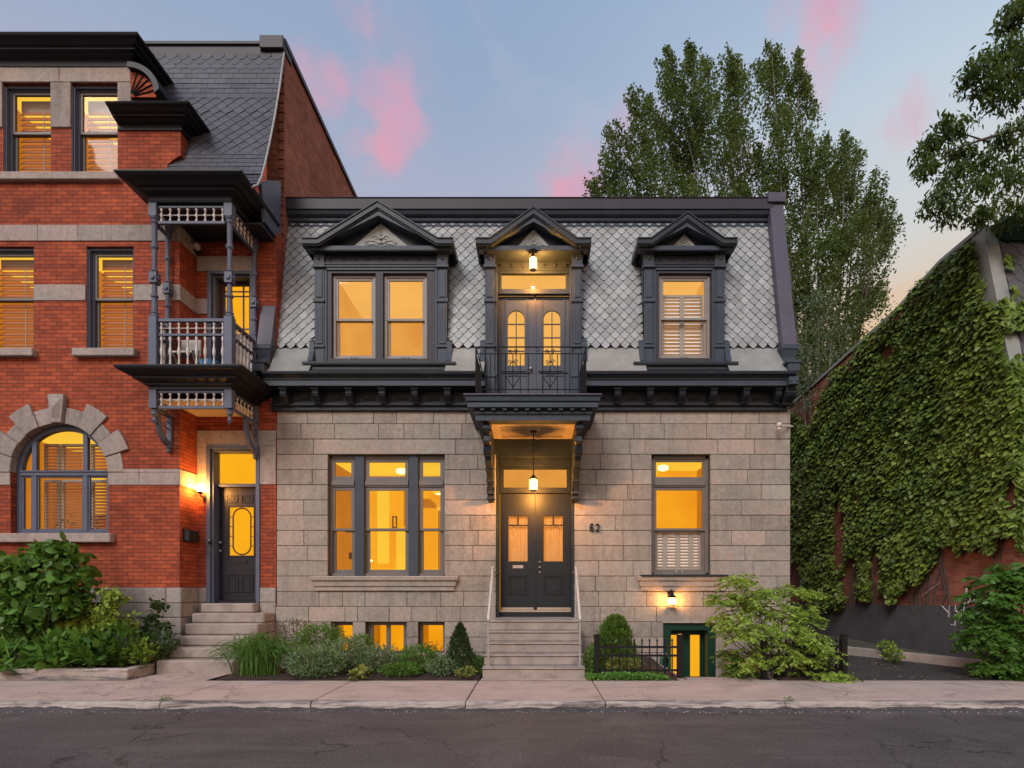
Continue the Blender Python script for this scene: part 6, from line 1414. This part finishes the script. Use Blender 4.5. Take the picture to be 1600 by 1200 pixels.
mound('catmint', 'feathery grey-green mound behind the catmint, under the first basement window', 545, 1022, 34, 28, 9.8, 1700, 'mint', .042)
mound('perennial_clump', 'green mound with dark seed heads right of the daylily', 500, 1000, 42, 26, 10.2, 1700, 'bush', .045)
mound('perennial_clump', 'bronze seed-head haze beside the wall, left end of the bed', 462, 990, 34, 24, 10.6, 900, 'bronze', .035)
mound('perennial_clump', 'grey feathery mound before the middle basement window', 592, 1030, 36, 22, 9.8, 1800, 'mint', .04)
mound('perennial_clump', 'dark green feathery mound between middle and right basement windows', 655, 1030, 34, 24, 9.8, 1900, 'bush', .042)
mound('perennial_clump', 'low green mound before the right basement window', 690, 1040, 28, 16, 9.6, 1000, 'mint', .04)
mound('perennial_clump', 'low green mat of foliage over the mulch in the middle of the bed', 625, 1046, 34, 10, 9.5, 1100, 'bush', .04)
mound('perennial_clump', 'soft green tuft beside the wall between the first two basement windows', 565, 1008, 20, 18, 10.6, 800, 'thuja', .045)
mound('perennial_clump', 'green mound touching the dwarf conifer', 745, 1040, 14, 16, 9.9, 600, 'bush', .04)
mound('variegated_plant', 'small cream-edged plant at the mulch corner beside the steps', 728, 1050, 18, 7, 9.35, 300, 'yellow', .04)
mound('small_hosta', 'little tan and green plant on the mulch at the front of the bed', 565, 1052, 16, 8, 9.35, 60, 'yellow', .09, .7)
for i, (px, top_) in enumerate(((528, 985), (545, 992), (612, 1000), (620, 1010), (540, 1000), (512, 975), (490, 978), (640, 1005), (600, 1005))): pass
q = MB(); sd = thing('flower_stalks', 'thin dark flower stalks standing before the lit basement windows', 'plant', (X(570, 10.6), -1.1, .05)); pts = []
for i in range(90):
    px = random.choice([random.gauss(535, 14), random.gauss(605, 24), random.gauss(672, 12), random.gauss(500, 20)]); d = 10.5; x = X(px, d); z = Z(random.uniform(985, 1012) if px < 545 else random.uniform(1003, 1022), d)
    q.tube([(x+random.uniform(-.06, .06), d-DC, .08), (x, d-DC+random.uniform(-.05, .05), z)], .003, 4)
    for _ in range(5): pts.append((x+random.gauss(0, .02), d-DC+random.gauss(0, .02), z+random.gauss(0, .025)))
q.build('stems', L_['bronze'], sd); leaves('seed_heads', sd, L_['bronze'], np.array(pts), .028, .6, 0)
def conifer(name, lab, px, pyt, pyb, rw, d, n, m_, sz, cone=1.0, wid=.3):
    zt, zb2 = Z(pyt, d), Z(pyb, d); h = RNG.random(n)**.85; a = RNG.random(n)*6.283; w = rw*d/900
    prof = (1-h)**cone*(.55+.45*np.minimum(1, h*5+.35)); r = w*prof*(.62+.38*RNG.random(n)+.28*RNG.random(n)**6)*(1+.22*np.sin(a*3+h*9)*np.sin(h*14+a*2))
    C = np.stack([X(px, d)+np.cos(a)*r, d-DC+np.sin(a)*r, zb2+(zt-zb2)*h*.97], 1); o = np.stack([np.cos(a)*.6, np.sin(a)*.6, np.full(n, 1.1)], 1)
    plant(name, lab, 'shrub', (X(px, d), d-DC, .03), C, L_[m_], sz, wid, 12, .008, M['bark_dark'], out=o, jitter=.3, droop=0)
conifer('dwarf_conifer', 'small dark cone-shaped conifer left of the front steps', 719, 974, 1048, 27, 9.75, 2800, 'dark', .055, .8)
conifer('cedar_shrub', 'rounded bright green cedar shrub behind the left iron fence', 962, 962, 1050, 36, 10.3, 5200, 'thuja', .075, .42)
mound('fern_clump', 'loose green perennial at the right foot of the front steps', 928, 1032, 16, 26, 9.7, 700, 'thuja', .05)
mound('yellow_spurge', 'yellow-green plant behind the pickets of the left fence', 972, 1038, 34, 10, 9.65, 700, 'yellow', .045)
C = np.stack([RNG.uniform(X(917, 9.2), X(1046, 9.2), 6500), RNG.uniform(SY-.05, -2.0, 6500), RNG.random(6500)*.11+.01], 1)
C = C[(C[:, 2] < .10*(1.05-((C[:, 0]-X(975, 9.2))/.85)**2*.8)+.01)]
gc = plant('groundcover', 'low green groundcover creeping over the pavement edge under the left fence', 'plant', (1.5, -2.3, 0), C, L_['hosta'], .035, .6, jitter=1, droop=-.4); gc['kind'] = 'stuff'
# ---- shrub half over the fence
def compound(lobes, nb, m_, lab, name, base, sz=.085, stems=30, spread=.16, per=13, wid=.42):
    """arching fronds of paired leaflets"""
    C = []; O = []; q = MB()
    for x, y, z, a, b, c in lobes:
        for _ in range(nb):
            v = RNG.normal(size=3); v /= np.linalg.norm(v); t0 = .35+.65*RNG.random(); p = np.array([x+v[0]*a*t0, y+v[1]*b*t0, z+v[2]*c*t0]); dr = np.array([v[0]+RNG.normal()*.5, v[1]-.35, -.10+RNG.normal()*.2]); dr /= np.linalg.norm(dr); L = spread*(1.2+RNG.random())
            s = np.cross(dr, [0, 0, 1]); s /= np.linalg.norm(s)+1e-6
            for k in range(per//2):
                u = (k+.5)/(per//2); pt = p+dr*L*u+np.array([0, 0, -.25*L*u*u])
                for sg in (-1, 1): C.append(pt); O.append((dr*.6+s*sg+np.array([0, 0, -.35]))*1.6)
    C = np.array(C); O = np.array(O)
    return plant(name, lab, 'shrub', base, C, L_[m_], sz, wid, stems, .009, M['bark_dark'], out=O, jitter=.22, droop=.1)
SH = [lob(a, b, c*1.05, d_*1.15, 9.9 if b < 960 else 9.5, .38) for a, b, c, d_ in ((1152, 905, 7, 10), (1160, 930, 14, 14), (1135, 935, 18, 10), (1180, 955, 30, 16), (1140, 965, 20, 12), (1215, 950, 30, 18), (1245, 925, 12, 10), (1195, 925, 10, 8), (1255, 955, 22, 14), (1165, 985, 24, 14), (1210, 985, 40, 22), (1250, 990, 30, 26), (1225, 1010, 40, 24), (1275, 1010, 14, 22), (1240, 1030, 34, 16), (1165, 1030, 16, 16), (1290, 1050, 22, 8))]
compound(SH, 36, 'sumac', 'tall light green shrub spilling over the fence at the house corner', 'leafy_shrub', (X(1215, 9.9), -1.8, .03), .08)
SH2 = [lob(a, b, c, d_, 9.75, .3) for a, b, c, d_ in ((1140, 1022, 12, 10), (1150, 1045, 16, 12), (1165, 1055, 20, 8), (1185, 1058, 14, 6))]
compound(SH2, 34, 'thuja', 'small shrub at the top of the areaway wall beside the tall light shrub', 'leafy_shrub', (X(1155, 9.75), -1.95, .03), .065, 8, .10)
SH3 = [lob(a, b, c, d_, 9.5, .35) for a, b, c, d_ in ((1560, 905, 34, 16), (1590, 890, 20, 14), (1545, 930, 26, 16), (1585, 925, 34, 20), (1540, 960, 26, 20), (1585, 965, 36, 26), (1555, 1000, 30, 22), (1600, 1010, 34, 30), (1560, 1035, 26, 18), (1530, 985, 14, 12), (1640, 940, 50, 60), (1650, 1020, 50, 40), (1600, 1050, 34, 12))]
compound(SH3, 44, 'maple', 'big deep green shrub at the right end of the driveway', 'driveway_shrub', (X(1585, 9.5), -2.0, 0), .10, 30, .16, 11, .55)
for i, (px, py, rx, d, lab) in enumerate(((1385, 1010, 7, 12.0, 'small weed growing at the driveway kerb'), (1396, 1024, 12, 11.3, 'spreading weed at the foot of the driveway kerb'))):
    mound('weed', lab, px, py, rx, 8, d, 110, 'sumac', .07, .6)
C = np.stack([RNG.normal(X(1237, 7.5), .04, 60), RNG.normal(KY+.08, .06, 60), RNG.random(60)*.04], 1)
plant('weed', 'tuft of moss and weed in the pavement joint near the right kerb', 'plant', (X(1237, 7.5), KY+.1, 0), C, L_['thuja'], .03, .4)
C = np.stack([RNG.normal(X(250, 7.5), .04, 60), RNG.normal(KY+.10, .05, 60), RNG.random(60)*.04], 1)
plant('weed', 'tuft of weed in the pavement joint near the left kerb', 'plant', (X(250, 7.5), KY+.1, 0), C, L_['thuja'], .03, .4)
